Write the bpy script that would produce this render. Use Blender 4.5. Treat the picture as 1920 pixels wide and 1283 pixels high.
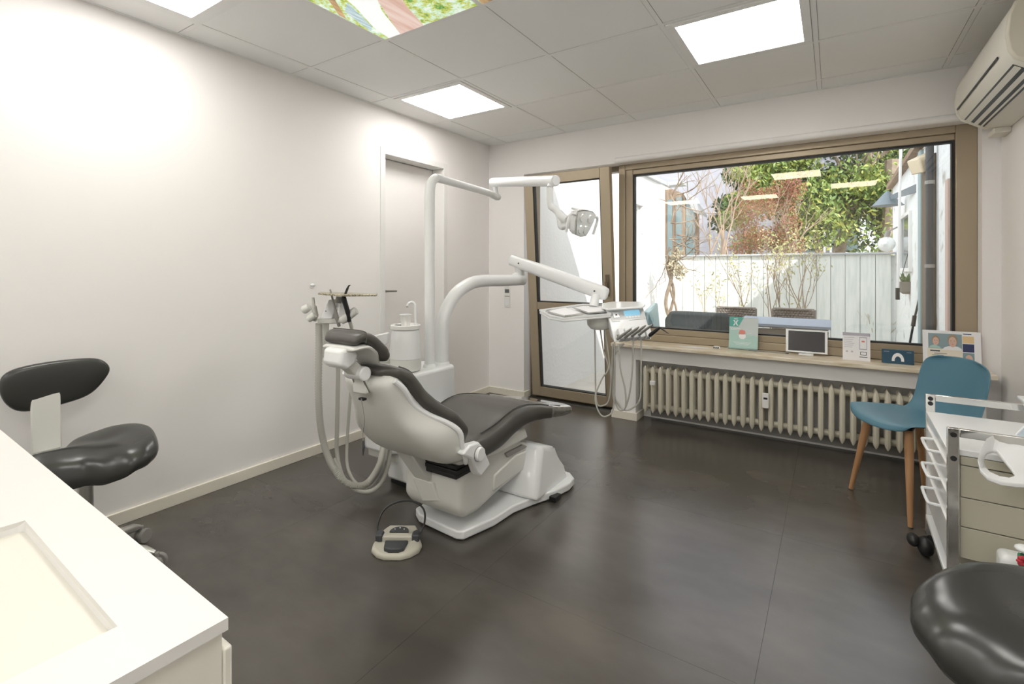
import bpy, bmesh, math, random
from mathutils import Vector, Matrix
random.seed(7)
PI = math.pi
scene = bpy.context.scene
for o in list(bpy.data.objects): bpy.data.objects.remove(o)
COL = scene.collection

# ------------------------------------------------------------------ camera
CX, CY, CZ = 2.773, -3.8785, 1.1898
YAW = 0.5842
FPX, PPX, PPY = 924.0, 950.65, 504.6
cd = bpy.data.cameras.new('camera'); cam = bpy.data.objects.new('camera', cd); COL.objects.link(cam)
cam.location = (CX, CY, CZ); cam.rotation_euler = (PI/2, 0, YAW)
cd.sensor_fit = 'HORIZONTAL'; cd.sensor_width = 36; cd.lens = FPX/1920*36
cd.shift_x = (960-PPX)/1920; cd.shift_y = -(641.5-PPY)/1920
cd.clip_start = 0.02; cd.clip_end = 200
scene.camera = cam

# ------------------------------------------------------------------ world, sun, exposure
scene.view_settings.view_transform = 'Standard'; scene.view_settings.look = 'None'
scene.view_settings.exposure = 1.22; scene.view_settings.gamma = 1; scene.view_settings.use_curve_mapping = False
w = bpy.data.worlds.new('sky'); scene.world = w; w.use_nodes = True
bg = w.node_tree.nodes['Background']; bg.inputs[0].default_value = (0.88, 0.94, 1.0, 1); bg.inputs[1].default_value = 1.1
sl = bpy.data.lights.new('sun', 'SUN'); sl.energy = 2.0; sl.angle = math.radians(0.6); sl.color = (1.0, 0.95, 0.88)
sun = bpy.data.objects.new('sun', sl); COL.objects.link(sun)
SUN_DIR = Vector((-0.62, 0.42, -0.62)).normalized()
sun.rotation_euler = SUN_DIR.to_track_quat('-Z', 'Y').to_euler(); sun.location = (8, -8, 8)
PANEL_STRENGTH = 5.3

# a point given by the direction seen in the frame and its distance along the view axis
Fv = Vector((-math.sin(YAW), math.cos(YAW), 0)); Rv = Vector((math.cos(YAW), math.sin(YAW), 0))
def at(px, py, d=None, x=None, y=None, z=None):
    D = Fv + Rv*((px-PPX)/FPX) - Vector((0, 0, 1))*((py-PPY)/FPX)
    if x is not None: d = (x-CX)/D.x
    elif y is not None: d = (y-CY)/D.y
    elif z is not None: d = (z-CZ)/D.z
    return Vector((CX, CY, CZ)) + D*d

# ------------------------------------------------------------------ materials
def mat(name, col, rough=0.5, metal=0.0, noise=None, bump=None, coat=0.0, spec=0.5, emit=None, alpha=None):
    m = bpy.data.materials.new(name); m.use_nodes = True
    nt = m.node_tree; b = nt.nodes['Principled BSDF']
    b.inputs['Base Color'].default_value = (*col, 1); b.inputs['Roughness'].default_value = rough
    b.inputs['Metallic'].default_value = metal; b.inputs['Coat Weight'].default_value = coat
    b.inputs['Specular IOR Level'].default_value = spec
    tc = nt.nodes.new('ShaderNodeTexCoord')
    if noise:
        scale, col2, lo, hi = noise[:4]
        mp = nt.nodes.new('ShaderNodeMapping'); nt.links.new(tc.outputs['Object'], mp.inputs[0])
        if len(noise) > 4: mp.inputs['Scale'].default_value = noise[4]
        n = nt.nodes.new('ShaderNodeTexNoise'); n.inputs['Scale'].default_value = scale; n.inputs['Detail'].default_value = 6
        nt.links.new(mp.outputs[0], n.inputs['Vector'])
        r = nt.nodes.new('ShaderNodeValToRGB'); r.color_ramp.elements[0].position = lo; r.color_ramp.elements[1].position = hi
        r.color_ramp.elements[0].color = (*col, 1); r.color_ramp.elements[1].color = (*col2, 1)
        nt.links.new(n.outputs['Fac'], r.inputs[0]); nt.links.new(r.outputs[0], b.inputs['Base Color'])
    if bump:
        n2 = nt.nodes.new('ShaderNodeTexNoise'); n2.inputs['Scale'].default_value = bump[0]; n2.inputs['Detail'].default_value = 4
        nt.links.new(tc.outputs['Object'], n2.inputs['Vector'])
        bp = nt.nodes.new('ShaderNodeBump'); bp.inputs['Strength'].default_value = bump[1]; bp.inputs['Distance'].default_value = bump[2]
        nt.links.new(n2.outputs['Fac'], bp.inputs['Height']); nt.links.new(bp.outputs[0], b.inputs['Normal'])
    if emit:
        b.inputs['Emission Color'].default_value = (*emit[:3], 1); b.inputs['Emission Strength'].default_value = emit[3]
    return m
def glass_mat(name, tint=(1, 1, 1), gloss=(1, 0.86, 0.66), ior=1.5):
    m = bpy.data.materials.new(name); m.use_nodes = True; nt = m.node_tree
    for n in list(nt.nodes): nt.nodes.remove(n)
    out = nt.nodes.new('ShaderNodeOutputMaterial'); mx = nt.nodes.new('ShaderNodeMixShader')
    tr = nt.nodes.new('ShaderNodeBsdfTransparent'); tr.inputs[0].default_value = (*tint, 1)
    gl = nt.nodes.new('ShaderNodeBsdfGlossy'); gl.inputs['Roughness'].default_value = 0.01; gl.inputs['Color'].default_value = (*gloss, 1)
    fr = nt.nodes.new('ShaderNodeFresnel'); fr.inputs['IOR'].default_value = ior
    nt.links.new(fr.outputs[0], mx.inputs[0]); nt.links.new(tr.outputs[0], mx.inputs[1]); nt.links.new(gl.outputs[0], mx.inputs[2])
    nt.links.new(mx.outputs[0], out.inputs[0]); return m
M = dict(
    wall=mat('wall_paint', (0.89, 0.868, 0.85), 0.75, bump=(180, 0.08, 0.001)),
    reveal=mat('reveal_paint', (0.86, 0.85, 0.83), 0.7),
    tile=mat('ceiling_tile', (0.91, 0.91, 0.90), 0.9, bump=(260, 0.1, 0.001)),
    tbar=mat('grid_strip', (0.88, 0.88, 0.87), 0.5),
    trim=mat('baseboard_paint', (0.80, 0.76, 0.66), 0.5),
    floor=mat('floor_vinyl', (0.062, 0.055, 0.047), 0.27, noise=(2.2, (0.100, 0.089, 0.077), 0.35, 0.72, (0.9, 1.6, 1)), bump=(90, 0.03, 0.0006), spec=0.8),
    joint=mat('floor_joint', (0.05, 0.044, 0.038), 0.6),
    bronze=mat('bronze_aluminium', (0.42, 0.35, 0.25), 0.42, 0.35),
    bronzed=mat('dark_bronze', (0.17, 0.135, 0.09), 0.45, 0.3),
    gasket=mat('black_gasket', (0.02, 0.02, 0.02), 0.6),
    marble=mat('sill_marble', (0.62, 0.52, 0.36), 0.3, noise=(14, (0.82, 0.75, 0.62), 0.35, 0.6, (0.5, 2, 2))),
    radiator=mat('radiator_enamel', (0.68, 0.64, 0.52), 0.42),
    white=mat('white_enamel', (0.84, 0.855, 0.855), 0.28, coat=0.3),
    whitem=mat('white_matt', (0.82, 0.81, 0.79), 0.55),
    greyw=mat('warm_white_shell', (0.70, 0.70, 0.66), 0.35, coat=0.2),
    beige=mat('beige_drawer', (0.50, 0.475, 0.38), 0.45),
    leather=mat('dark_grey_leather', (0.072, 0.067, 0.060), 0.36, bump=(300, 0.12, 0.001), spec=0.55),
    black=mat('black_plastic', (0.018, 0.018, 0.018), 0.4),
    dgrey=mat('dark_grey_rubber', (0.055, 0.06, 0.065), 0.5),
    mgrey=mat('mid_grey', (0.30, 0.29, 0.27), 0.5),
    hose=mat('grey_hose', (0.46, 0.45, 0.41), 0.5),
    chrome=mat('chrome', (0.80, 0.80, 0.78), 0.12, 1.0),
    steel=mat('brushed_steel', (0.56, 0.56, 0.54), 0.28, 1.0),
    brass=mat('perforated_tray', (0.55, 0.50, 0.38), 0.35, 0.8, noise=(130, (0.22, 0.2, 0.14), 0.5, 0.56)),
    screen=mat('blue_screen', (0.15, 0.4, 0.55), 0.3, emit=(0.30, 0.55, 0.70, 0.30)),
    blue=mat('blue_seat_plastic', (0.085, 0.205, 0.275), 0.40),
    wood=mat('oak_leg', (0.42, 0.22, 0.10), 0.5, noise=(6, (0.52, 0.29, 0.14), 0.3, 0.7, (6, 6, 0.6))),
    stoolm=mat('grey_black_leather', (0.034, 0.035, 0.032), 0.27, bump=(420, 0.08, 0.0006), spec=0.6),
    counter=mat('solid_surface', (0.72, 0.71, 0.68), 0.4),
    cabinet=mat('cabinet_laminate', (0.72, 0.70, 0.62), 0.45),
    paper=mat('paper', (0.86, 0.86, 0.87), 0.6),
    teal=mat('teal_print', (0.10, 0.42, 0.36), 0.4), tealpale=mat('pale_teal_print', (0.42, 0.62, 0.56), 0.35),
    greyprint=mat('grey_print', (0.56, 0.62, 0.61), 0.35), pink=mat('gum_pink', (0.72, 0.25, 0.20), 0.4),
    navy=mat('navy_print', (0.028, 0.085, 0.14), 0.4), ink=mat('ink', (0.05, 0.06, 0.08), 0.5), lilac=mat('lilac_grey', (0.48, 0.46, 0.52), 0.5),
    yellow=mat('cream_print', (0.80, 0.60, 0.32), 0.5), skin=mat('skin_print', (0.70, 0.48, 0.38), 0.5), skin2=mat('pale_print', (0.80, 0.74, 0.62), 0.5),
    hairp=mat('hair_print', (0.36, 0.27, 0.18), 0.5), bluegrey=mat('bluegrey_print', (0.25, 0.35, 0.38), 0.5), inkblue=mat('inkblue_print', (0.03, 0.04, 0.12), 0.5),
    tabglass=mat('tablet_glass', (0.012, 0.012, 0.014), 0.05, spec=0.8),
    panel=mat('led_panel', (1, 1, 1), 0.5, emit=(1.0, 0.97, 0.93, PANEL_STRENGTH)),
    glass=glass_mat('window_glass'), acrylic=glass_mat('clear_acrylic', (0.93, 0.97, 0.97), (1, 1, 1), 1.35),
    lens=mat('lamp_lens', (0.88, 0.90, 0.90), 0.08, 0.3, coat=0.8),
    bluevisor=mat('visor_blue', (0.50, 0.60, 0.66), 0.25),
    handlem=mat('satin_handle', (0.35, 0.33, 0.31), 0.35, 0.7),
    # outside
    paving=mat('terrace_paving', (0.50, 0.47, 0.42), 0.8, noise=(5, (0.60, 0.56, 0.50), 0.3, 0.7), bump=(40, 0.3, 0.004)),
    render=mat('white_render', (0.80, 0.79, 0.77), 0.85, bump=(30, 0.5, 0.006)),
    oldwall=mat('peeling_whitewash', (0.78, 0.80, 0.78), 0.85, noise=(5, (0.42, 0.40, 0.35), 0.60, 0.72), bump=(14, 0.8, 0.02)),
    plank=mat('whitewashed_plank', (0.66, 0.70, 0.66), 0.8, noise=(5, (0.78, 0.80, 0.76), 0.3, 0.6, (6, 6, 0.6)), bump=(30, 0.4, 0.004)),
    zinc=mat('weathered_zinc', (0.42, 0.45, 0.47), 0.5, 0.2, noise=(4, (0.56, 0.57, 0.58), 0.3, 0.7)),
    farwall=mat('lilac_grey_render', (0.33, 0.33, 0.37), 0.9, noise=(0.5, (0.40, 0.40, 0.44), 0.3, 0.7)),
    shed=mat('old_brown_timber', (0.20, 0.13, 0.08), 0.8, noise=(4, (0.33, 0.24, 0.17), 0.3, 0.7, (4, 4, 0.5))),
    greenglass=mat('greenish_pane', (0.16, 0.23, 0.24), 0.15),
    wicker=mat('grey_wicker', (0.22, 0.19, 0.165), 0.7), bark=mat('bark', (0.22, 0.165, 0.12), 0.85, noise=(9, (0.36, 0.29, 0.22), 0.35, 0.65), bump=(30, 0.6, 0.01)),
    twig=mat('twig', (0.34, 0.26, 0.19), 0.8), paletwig=mat('pale_twig', (0.52, 0.46, 0.32), 0.8),
    leafg=mat('leaf_green', (0.085, 0.16, 0.03), 0.45, noise=(1.6, (0.24, 0.30, 0.06), 0.35, 0.65)),
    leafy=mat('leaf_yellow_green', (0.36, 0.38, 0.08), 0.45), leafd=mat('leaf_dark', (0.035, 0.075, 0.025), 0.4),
    leafr=mat('leaf_russet', (0.23, 0.07, 0.04), 0.55, noise=(3, (0.30, 0.15, 0.06), 0.35, 0.65)),
    leafp=mat('leaf_pale', (0.46, 0.45, 0.20), 0.6), leafs=mat('succulent_leaf', (0.14, 0.20, 0.08), 0.5),
    clay=mat('clay_pot', (0.22, 0.20, 0.17), 0.7), cushion=mat('outdoor_cushion', (0.035, 0.042, 0.042), 0.8),
    cloth=mat('table_cloth', (0.26, 0.29, 0.34), 0.7), lampgrey=mat('lamp_shade_grey', (0.18, 0.22, 0.24), 0.5, 0.2),
    cream=mat('cream_plastic', (0.62, 0.52, 0.36), 0.5), bluepost=mat('bluegrey_post', (0.32, 0.42, 0.43), 0.5),
    brownframe=mat('brown_frame', (0.12, 0.085, 0.055), 0.5), red=mat('red_petal', (0.5, 0.03, 0.05), 0.5), green=mat('green_leaf', (0.03, 0.22, 0.10), 0.5),
)

# ------------------------------------------------------------------ builders
class MB:
    def __init__(s): s.v = []; s.f = []; s.m = None; s.mi = []; s.cur = 0
    def add(s, vs, fs):
        n = len(s.v)
        for p in vs:
            p = Vector(p); s.v.append(s.m @ p if s.m else p)
        for f in fs: s.f.append([i+n for i in f]); s.mi.append(s.cur)
        return s
    def box(s, a, b):
        x0, y0, z0 = a; x1, y1, z1 = b
        if x0 > x1: x0, x1 = x1, x0
        if y0 > y1: y0, y1 = y1, y0
        if z0 > z1: z0, z1 = z1, z0
        vs = [(x0,y0,z0),(x1,y0,z0),(x1,y1,z0),(x0,y1,z0),(x0,y0,z1),(x1,y0,z1),(x1,y1,z1),(x0,y1,z1)]
        return s.add(vs, [(0,3,2,1),(4,5,6,7),(0,1,5,4),(1,2,6,5),(2,3,7,6),(3,0,4,7)])
    def prism(s, pts, axis, a, b):
        # polygon pts extruded along axis between a and b; other two coordinates in cyclic order
        def mk(p, t):
            if axis == 0: return (t, p[0], p[1])
            if axis == 1: return (p[0], t, p[1])
            return (p[0], p[1], t)
        n = len(pts)
        vs = [mk(p, a) for p in pts] + [mk(p, b) for p in pts]
        fs = [list(range(n))[::-1], list(range(n, 2*n))] + [(i, (i+1) % n, n+(i+1) % n, n+i) for i in range(n)]
        return s.add(vs, fs)
    def quadslab(s, q, back):
        # four corner points given a common offset vector as thickness
        back = Vector(back); vs = [Vector(p) for p in q] + [Vector(p)+back for p in q]; n = len(q)
        return s.add(vs, [list(range(n)), list(range(n, 2*n))[::-1]] + [(i, n+i, n+(i+1) % n, (i+1) % n) for i in range(n)])
    def tube(s, path, r, n=10, cap=True):
        path = [Vector(p) for p in path]; rs = r if isinstance(r, (list, tuple)) else [r]*len(path)
        rings = []; up = None
        for i, p in enumerate(path):
            t = (path[min(i+1, len(path)-1)] - path[max(i-1, 0)]).normalized()
            if up is None:
                up = Vector((0, 0, 1)) if abs(t.z) < 0.9 else Vector((1, 0, 0))
            a = t.cross(up)
            if a.length < 1e-5: a = t.cross(Vector((0, 1, 0)))
            a.normalize(); bb = a.cross(t).normalized(); up = bb
            rings.append([p + (a*math.cos(2*PI*k/n) + bb*math.sin(2*PI*k/n))*rs[i] for k in range(n)])
        vs = [q for ring in rings for q in ring]; fs = []
        for i in range(len(rings)-1):
            for k in range(n):
                fs.append((i*n+k, i*n+(k+1) % n, (i+1)*n+(k+1) % n, (i+1)*n+k))
        if cap: fs += [list(range(n))[::-1], [(len(rings)-1)*n+k for k in range(n)]]
        return s.add(vs, fs)
    def cyl(s, a, b, r, r2=None, n=20): return s.tube([a, b], [r, r if r2 is None else r2], n)
    def lathe(s, c, prof, n=24, axis=None):
        # prof: (radius, height) pairs about vertical axis at c
        c = Vector(c); vs = []; fs = []
        for (r, h) in prof:
            for k in range(n): vs.append(c + Vector((r*math.cos(2*PI*k/n), r*math.sin(2*PI*k/n), h)))
        for i in range(len(prof)-1):
            for k in range(n): fs.append((i*n+k, i*n+(k+1) % n, (i+1)*n+(k+1) % n, (i+1)*n+k))
        fs += [list(range(n))[::-1], [(len(prof)-1)*n+k for k in range(n)]]
        return s.add(vs, fs)
    def rings(s, rings, cap=True):
        n = len(rings[0]); vs = [q for r in rings for q in r]; fs = []
        for i in range(len(rings)-1):
            for k in range(n): fs.append((i*n+k, i*n+(k+1) % n, (i+1)*n+(k+1) % n, (i+1)*n+k))
        if cap: fs += [list(range(n))[::-1], [(len(rings)-1)*n+k for k in range(n)]]
        return s.add(vs, fs)
    def ball(s, c, r, n=12, sc=(1, 1, 1)):
        c = Vector(c); rr = []
        for i in range(1, n):
            a = PI*i/n - PI/2
            rr.append([c + Vector((r*math.cos(a)*math.cos(2*PI*k/n/1.0)*sc[0], r*math.cos(a)*math.sin(2*PI*k/n)*sc[1], r*math.sin(a)*sc[2])) for k in range(n)])
        return s.rings(rr)
    def slab(s, path, widths, thick, xc=0.0, n=20, power=4.0, bulge=0.0, ends=True):
        # padded slab: path of (y,z), half widths along x, thickness across the path
        path = [Vector((0, p[0], p[1])) for p in path]
        th = thick if isinstance(thick, (list, tuple)) else [thick]*len(path)
        P, W, T = [], [], []
        seg = 5
        for i in range(len(path)-1):
            p0 = path[max(i-1, 0)]; p1 = path[i]; p2 = path[i+1]; p3 = path[min(i+2, len(path)-1)]
            for k in range(seg):
                t = k/seg
                P.append(0.5*((2*p1)+(p2-p0)*t+(2*p0-5*p1+4*p2-p3)*t*t+(3*p1-p0-3*p2+p3)*t**3))
                u = t*t*(3-2*t); W.append(widths[i]*(1-u)+widths[i+1]*u); T.append(th[i]*(1-u)+th[i+1]*u)
        P.append(path[-1]); W.append(widths[-1]); T.append(th[-1])
        rings = []
        def ring(p, nrm, w_, t_):
            out = []
            for k in range(n):
                a = 2*PI*k/n; c, q = math.cos(a), math.sin(a)
                x = math.copysign(abs(c)**(2/power), c)*w_; y = math.copysign(abs(q)**(2/power), q)*t_/2
                out.append(p + Vector((xc+x, 0, 0)) + nrm*(y + bulge*(1-(x/max(w_, 1e-4))**2)*(1 if q > 0 else 0)))
            return out
        m = len(P)
        for i in range(m):
            t = (P[min(i+1, m-1)] - P[max(i-1, 0)]).normalized(); nrm = Vector((0, -t.z, t.y))
            if i == 0 and ends:
                rings.append(ring(P[0]-t*T[0]*0.38, nrm, W[0]-T[0]*0.45, T[0]*0.35)); rings.append(ring(P[0]-t*T[0]*0.25, nrm, W[0]-T[0]*0.15, T[0]*0.75))
            rings.append(ring(P[i], nrm, W[i], T[i]))
            if i == m-1 and ends:
                rings.append(ring(P[i]+t*T[i]*0.25, nrm, W[i]-T[i]*0.15, T[i]*0.75)); rings.append(ring(P[i]+t*T[i]*0.38, nrm, W[i]-T[i]*0.45, T[i]*0.35))
        return s.rings(rings)
    def obj(s, name, mats, parent=None, smooth=False, bevel=0.0, segs=2, subsurf=0, angle=35):
        me = bpy.data.meshes.new(name)
        off = Vector((0, 0, 0)); q = parent
        while q is not None: off += q.location; q = q.parent
        me.from_pydata([p-off for p in s.v], [], s.f)
        if not isinstance(mats, (list, tuple)): mats = [mats]
        for m_ in mats: me.materials.append(M[m_] if isinstance(m_, str) else m_)
        for p, i in zip(me.polygons, s.mi): p.material_index = i
        bm = bmesh.new(); bm.from_mesh(me); bmesh.ops.recalc_face_normals(bm, faces=bm.faces); bm.to_mesh(me); bm.free()
        o = bpy.data.objects.new(name, me); COL.objects.link(o); o.parent = parent
        if bevel:
            md = o.modifiers.new('bevel', 'BEVEL'); md.width = bevel; md.segments = segs; md.limit_method = 'ANGLE'; md.angle_limit = math.radians(40)
        if subsurf:
            md = o.modifiers.new('sub', 'SUBSURF'); md.levels = subsurf; md.render_levels = subsurf
        if smooth or bevel or subsurf:
            me.shade_smooth() if hasattr(me, 'shade_smooth') else None
            for p in me.polygons: p.use_smooth = True
            if not subsurf:
                try: me.set_sharp_from_angle(angle=math.radians(angle))
                except Exception: pass
        return o
def spline(pts, k=6, closed=False):
    pts = [Vector(p) for p in pts]; out = []; n = len(pts)
    for i in range(n-1):
        p0 = pts[max(i-1, 0)]; p1 = pts[i]; p2 = pts[i+1]; p3 = pts[min(i+2, n-1)]
        for j in range(k):
            t = j/k; out.append(0.5*((2*p1)+(p2-p0)*t+(2*p0-5*p1+4*p2-p3)*t*t+(3*p1-p0-3*p2+p3)*t**3))
    out.append(pts[-1]); return out
def thing(name, label, cat, loc, group=None):
    o = bpy.data.objects.new(name, None); COL.objects.link(o); o.location = loc; o.empty_display_size = 0.1
    o['label'] = label; o['category'] = cat
    if group: o['group'] = group
    return o
def tag(o, label, cat, group=None, kind=None):
    o['label'] = label; o['category'] = cat
    if group: o['group'] = group
    if kind: o['kind'] = kind
    return o
def struct(o, label=None):
    o['kind'] = 'structure'
    if label: o['label'] = label
    return o
def root_struct(name, loc=(0, 0, 0), label=None):
    o = bpy.data.objects.new(name, None); COL.objects.link(o); o.location = loc; o['kind'] = 'structure'
    if label: o['label'] = label
    return o
def box(name, a, b, m, parent=None, bevel=0.0, **k): return MB().box(a, b).obj(name, m, parent, bevel=bevel, **k)

# ------------------------------------------------------------------ the room shell
H = 2.38; RX = 3.57; Y0 = -5.3
DY0, DY1, DZ = -1.373, -0.623, 2.09              # inner door in the left wall
wl = MB(); wl.box((-0.2, Y0, 0), (0, DY0, H)).box((-0.2, DY1, 0), (0, 0.3, H)).box((-0.2, DY0, DZ), (0, DY1, H)).box((-0.24, DY0, 0), (-0.2, DY1, H))
struct(wl.obj('wall_left', 'wall'), 'pale off-white painted wall on the left')
wr = MB(); wr.box((RX, Y0, 0), (RX+0.2, 0.3, H)); struct(wr.obj('wall_right', 'wall'), 'white painted wall on the right')
wb = MB(); wb.box((-0.2, Y0-0.15, 0), (RX+0.2, Y0, H)); struct(wb.obj('wall_rear', 'wall'), 'plain wall behind the viewer')
LZ = 2.06
ww = MB()
ww.box((0, 0, 0), (0.395, 0.3, H)).box((0.395, 0, LZ), (3.49, 0.3, H)).box((3.49, 0, 0), (RX, 0.3, H))
struct(ww.obj('wall_window', 'wall'), 'wall with the wide window and terrace door')
# parapet below the window with the radiator niche
pb = MB(); pb.box((1.30, -0.10, 0), (1.485, 0.10, 0.575)); pb.box((1.485, 0.06, 0), (3.49, 0.12, 0.575)); pb.box((1.485, -0.10, 0.475), (3.49, 0.06, 0.575))
pb.box((3.40, -0.10, 0), (3.49, 0.06, 0.475)); pb.box((1.30, 0.10, 0), (1.42, 0.3, 0.66)); pb.box((1.42, 0.12, 0), (3.49, 0.3, 0.62))
struct(pb.obj('wall_parapet', 'reveal', bevel=0.002), 'white parapet with radiator niche below the window')
m_ = MB().tube([(1.28, 0.004, LZ+0.022), (3.49, 0.004, LZ+0.022)], 0.024, 16); struct(m_.obj('trim_1', 'reveal', smooth=True), 'rounded white moulding over the window')
# floor, with large vinyl tiles and recessed joints
fl = MB().box((-0.2, Y0-0.15, -0.14), (RX+0.2, 0.3, -0.004)).obj('floor', 'joint'); struct(fl, 'dark brown-grey vinyl tile floor')
xs = [0.0, 0.675, 1.630, 2.585, RX]; ys = [0.12, -0.41, -1.37, -2.335, -3.295, -4.255, Y0]
g_ = 0.0004
for i in range(len(xs)-1):
    for j in range(len(ys)-1):
        MB().box((xs[i]+g_, ys[j+1]+g_, -0.004), (xs[i+1]-g_, ys[j]-g_, 0)).obj('floor_tile', 'floor', fl)
# baseboards
struct(MB().box((0, Y0, 0), (0.014, DY0, 0.06)).box((0, DY1, 0), (0.014, 0, 0.06)).obj('baseboard_left', 'trim', bevel=0.002))
struct(MB().box((0.014, -0.014, 0), (0.409, 0, 0.06)).box((0.395, 0, 0), (0.409, 0.095, 0.06)).obj('baseboard_window', 'trim', bevel=0.002))
struct(MB().box((1.288, -0.113, 0), (1.497, -0.10, 0.06)).box((1.485, -0.10, 0), (1.497, 0.06, 0.06)).box((1.288, -0.10, 0), (1.30, 0.1, 0.06)).obj('baseboard_parapet', 'trim', bevel=0.002))
struct(MB().box((RX-0.014, Y0, 0), (RX, 0, 0.06)).obj('baseboard_right', 'trim', bevel=0.002))
# ceiling: grid, tiles, led panels and a picture panel
GX = [0.0]+[0.1996+0.625*i for i in range(6)]+[RX]; GY = [0.0]+[-0.2093-0.625*j for j in range(9)]
GY = [y for y in GY if y > Y0]+[Y0]
ce = MB().box((-0.2, Y0-0.15, H+0.012), (RX+0.2, 0.3, H+0.1)).obj('ceiling', 'mgrey'); struct(ce, 'suspended ceiling of square white tiles')  # grey backing stands in for shadow in the gaps beside the strips
lights = {(1, 2), (4, 2), (1, 5), (4, 5), (5, 7), (1, 8), (3, 8)}; pics = {(2, 4), (3, 4), (2, 5), (3, 5)}  # last three panels are unseen, added to brighten the room and right wall
for i in range(len(GX)-1):
    for j in range(len(GY)-1):
        if (i, j) in lights or (i, j) in pics: continue
        MB().box((GX[i]+0.0135, GY[j+1]+0.0135, H+0.001), (GX[i+1]-0.0135, GY[j]-0.0135, H+0.012)).obj('ceiling_tile', 'tile', ce)
for x in GX[1:-1]: MB().box((x-0.0115, Y0, H-0.001), (x+0.0115, 0, H+0.0015)).obj('grid_strip', 'tbar', ce)
for y in GY[1:-1]: MB().box((0, y-0.0115, H-0.0008), (RX, y+0.0115, H+0.0015)).obj('grid_strip', 'tbar', ce)
for y in (0,): MB().box((0, y-0.018, H-0.0012), (RX, y, H+0.0025)).obj('edge_strip', 'tbar', ce)
MB().box((0, Y0, H-0.0012), (0.018, 0, H+0.0025)).obj('edge_strip', 'tbar', ce); MB().box((RX-0.018, Y0, H-0.0012), (RX, 0, H+0.0025)).obj('edge_strip', 'tbar', ce)
LBL = {(1, 2): 'bright square LED panel in the ceiling nearest the far corner', (4, 2): 'bright square LED panel in the ceiling towards the big window', (1, 5): 'bright LED panel by the left wall, cut by the top edge of the picture',
       (4, 5): 'LED panel overhead on the window side, out of view', (5, 7): 'added unseen LED panel behind the viewer, brightening the right wall', (1, 8): 'added unseen LED fill panel behind the viewer on the left', (3, 8): 'added unseen LED fill panel behind the viewer in the middle'}
for (i, j) in sorted(lights):
    x0, x1, y0, y1 = GX[i], GX[i+1], GY[j+1], GY[j]
    t = thing('ceiling_light', LBL[(i, j)], 'ceiling light', ((x0+x1)/2, (y0+y1)/2, H-0.004), 'square ceiling LED panels')
    f = MB(); a = 0.014; b = 0.052
    f.box((x0+a, y0+a, H-0.006), (x1-a, y0+b, H+0.008)).box((x0+a, y1-b, H-0.006), (x1-a, y1-a, H+0.008)).box((x0+a, y0+b, H-0.006), (x0+b, y1-b, H+0.008)).box((x1-b, y0+b, H-0.006), (x1-a, y1-b, H+0.008))
    f.obj('frame', 'tbar', t, bevel=0.001); MB().box((x0+b, y0+b, H-0.002), (x1-b, y1-b, H+0.006)).obj('diffuser', 'panel', t)

# backlit forest picture set into the ceiling
def leafprint():
    m = bpy.data.materials.new('backlit_foliage_print'); m.use_nodes = True; nt = m.node_tree; b = nt.nodes['Principled BSDF']
    tc = nt.nodes.new('ShaderNodeTexCoord'); mp = nt.nodes.new('ShaderNodeMapping'); nt.links.new(tc.outputs['Object'], mp.inputs[0])
    n = nt.nodes.new('ShaderNodeTexNoise'); n.inputs['Scale'].default_value = 16; n.inputs['Detail'].default_value = 12; n.inputs['Roughness'].default_value = 0.75
    nt.links.new(mp.outputs[0], n.inputs[0]); r = nt.nodes.new('ShaderNodeValToRGB'); nt.links.new(n.outputs[0], r.inputs[0])
    e = r.color_ramp.elements; e[0].position = 0.34; e[0].color = (0.03, 0.14, 0.05, 1); e[1].position = 0.66; e[1].color = (0.9, 0.97, 1.0, 1)
    for p, c in ((0.40, (0.12, 0.34, 0.08, 1)), (0.47, (0.55, 0.56, 0.08, 1)), (0.53, (0.50, 0.72, 0.55, 1)), (0.59, (0.8, 0.88, 0.75, 1))):
        q = e.new(p); q.color = c
    nt.links.new(r.outputs[0], b.inputs['Base Color']); nt.links.new(r.outputs[0], b.inputs['Emission Color']); b.inputs['Emission Strength'].default_value = 0.32
    return m
def glowmat(name, c, c2=None, sc=20, st=0.26):
    m = mat(name, c, 0.5, noise=(sc, c2 or c, 0.3, 0.7, (9, 0.7, 1)))
    b = m.node_tree.nodes['Principled BSDF']; r = [n for n in m.node_tree.nodes if n.type == 'VALTORGB'][0]
    m.node_tree.links.new(r.outputs[0], b.inputs['Emission Color']); b.inputs['Emission Strength'].default_value = st; return m
M['fprint'] = leafprint(); M['bluetree'] = glowmat('backlit_conifer_print', (0.25, 0.42, 0.48), (0.75, 0.85, 0.88), 14)
M['skyp'] = glowmat('backlit_sky_print', (0.95, 0.98, 1.0)); M['trunkp'] = glowmat('backlit_trunk_print', (0.62, 0.36, 0.28), (0.85, 0.70, 0.64), 3)
M['trunkb'] = glowmat('backlit_brown_trunk', (0.30, 0.16, 0.06), (0.75, 0.52, 0.28), 3)
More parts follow.
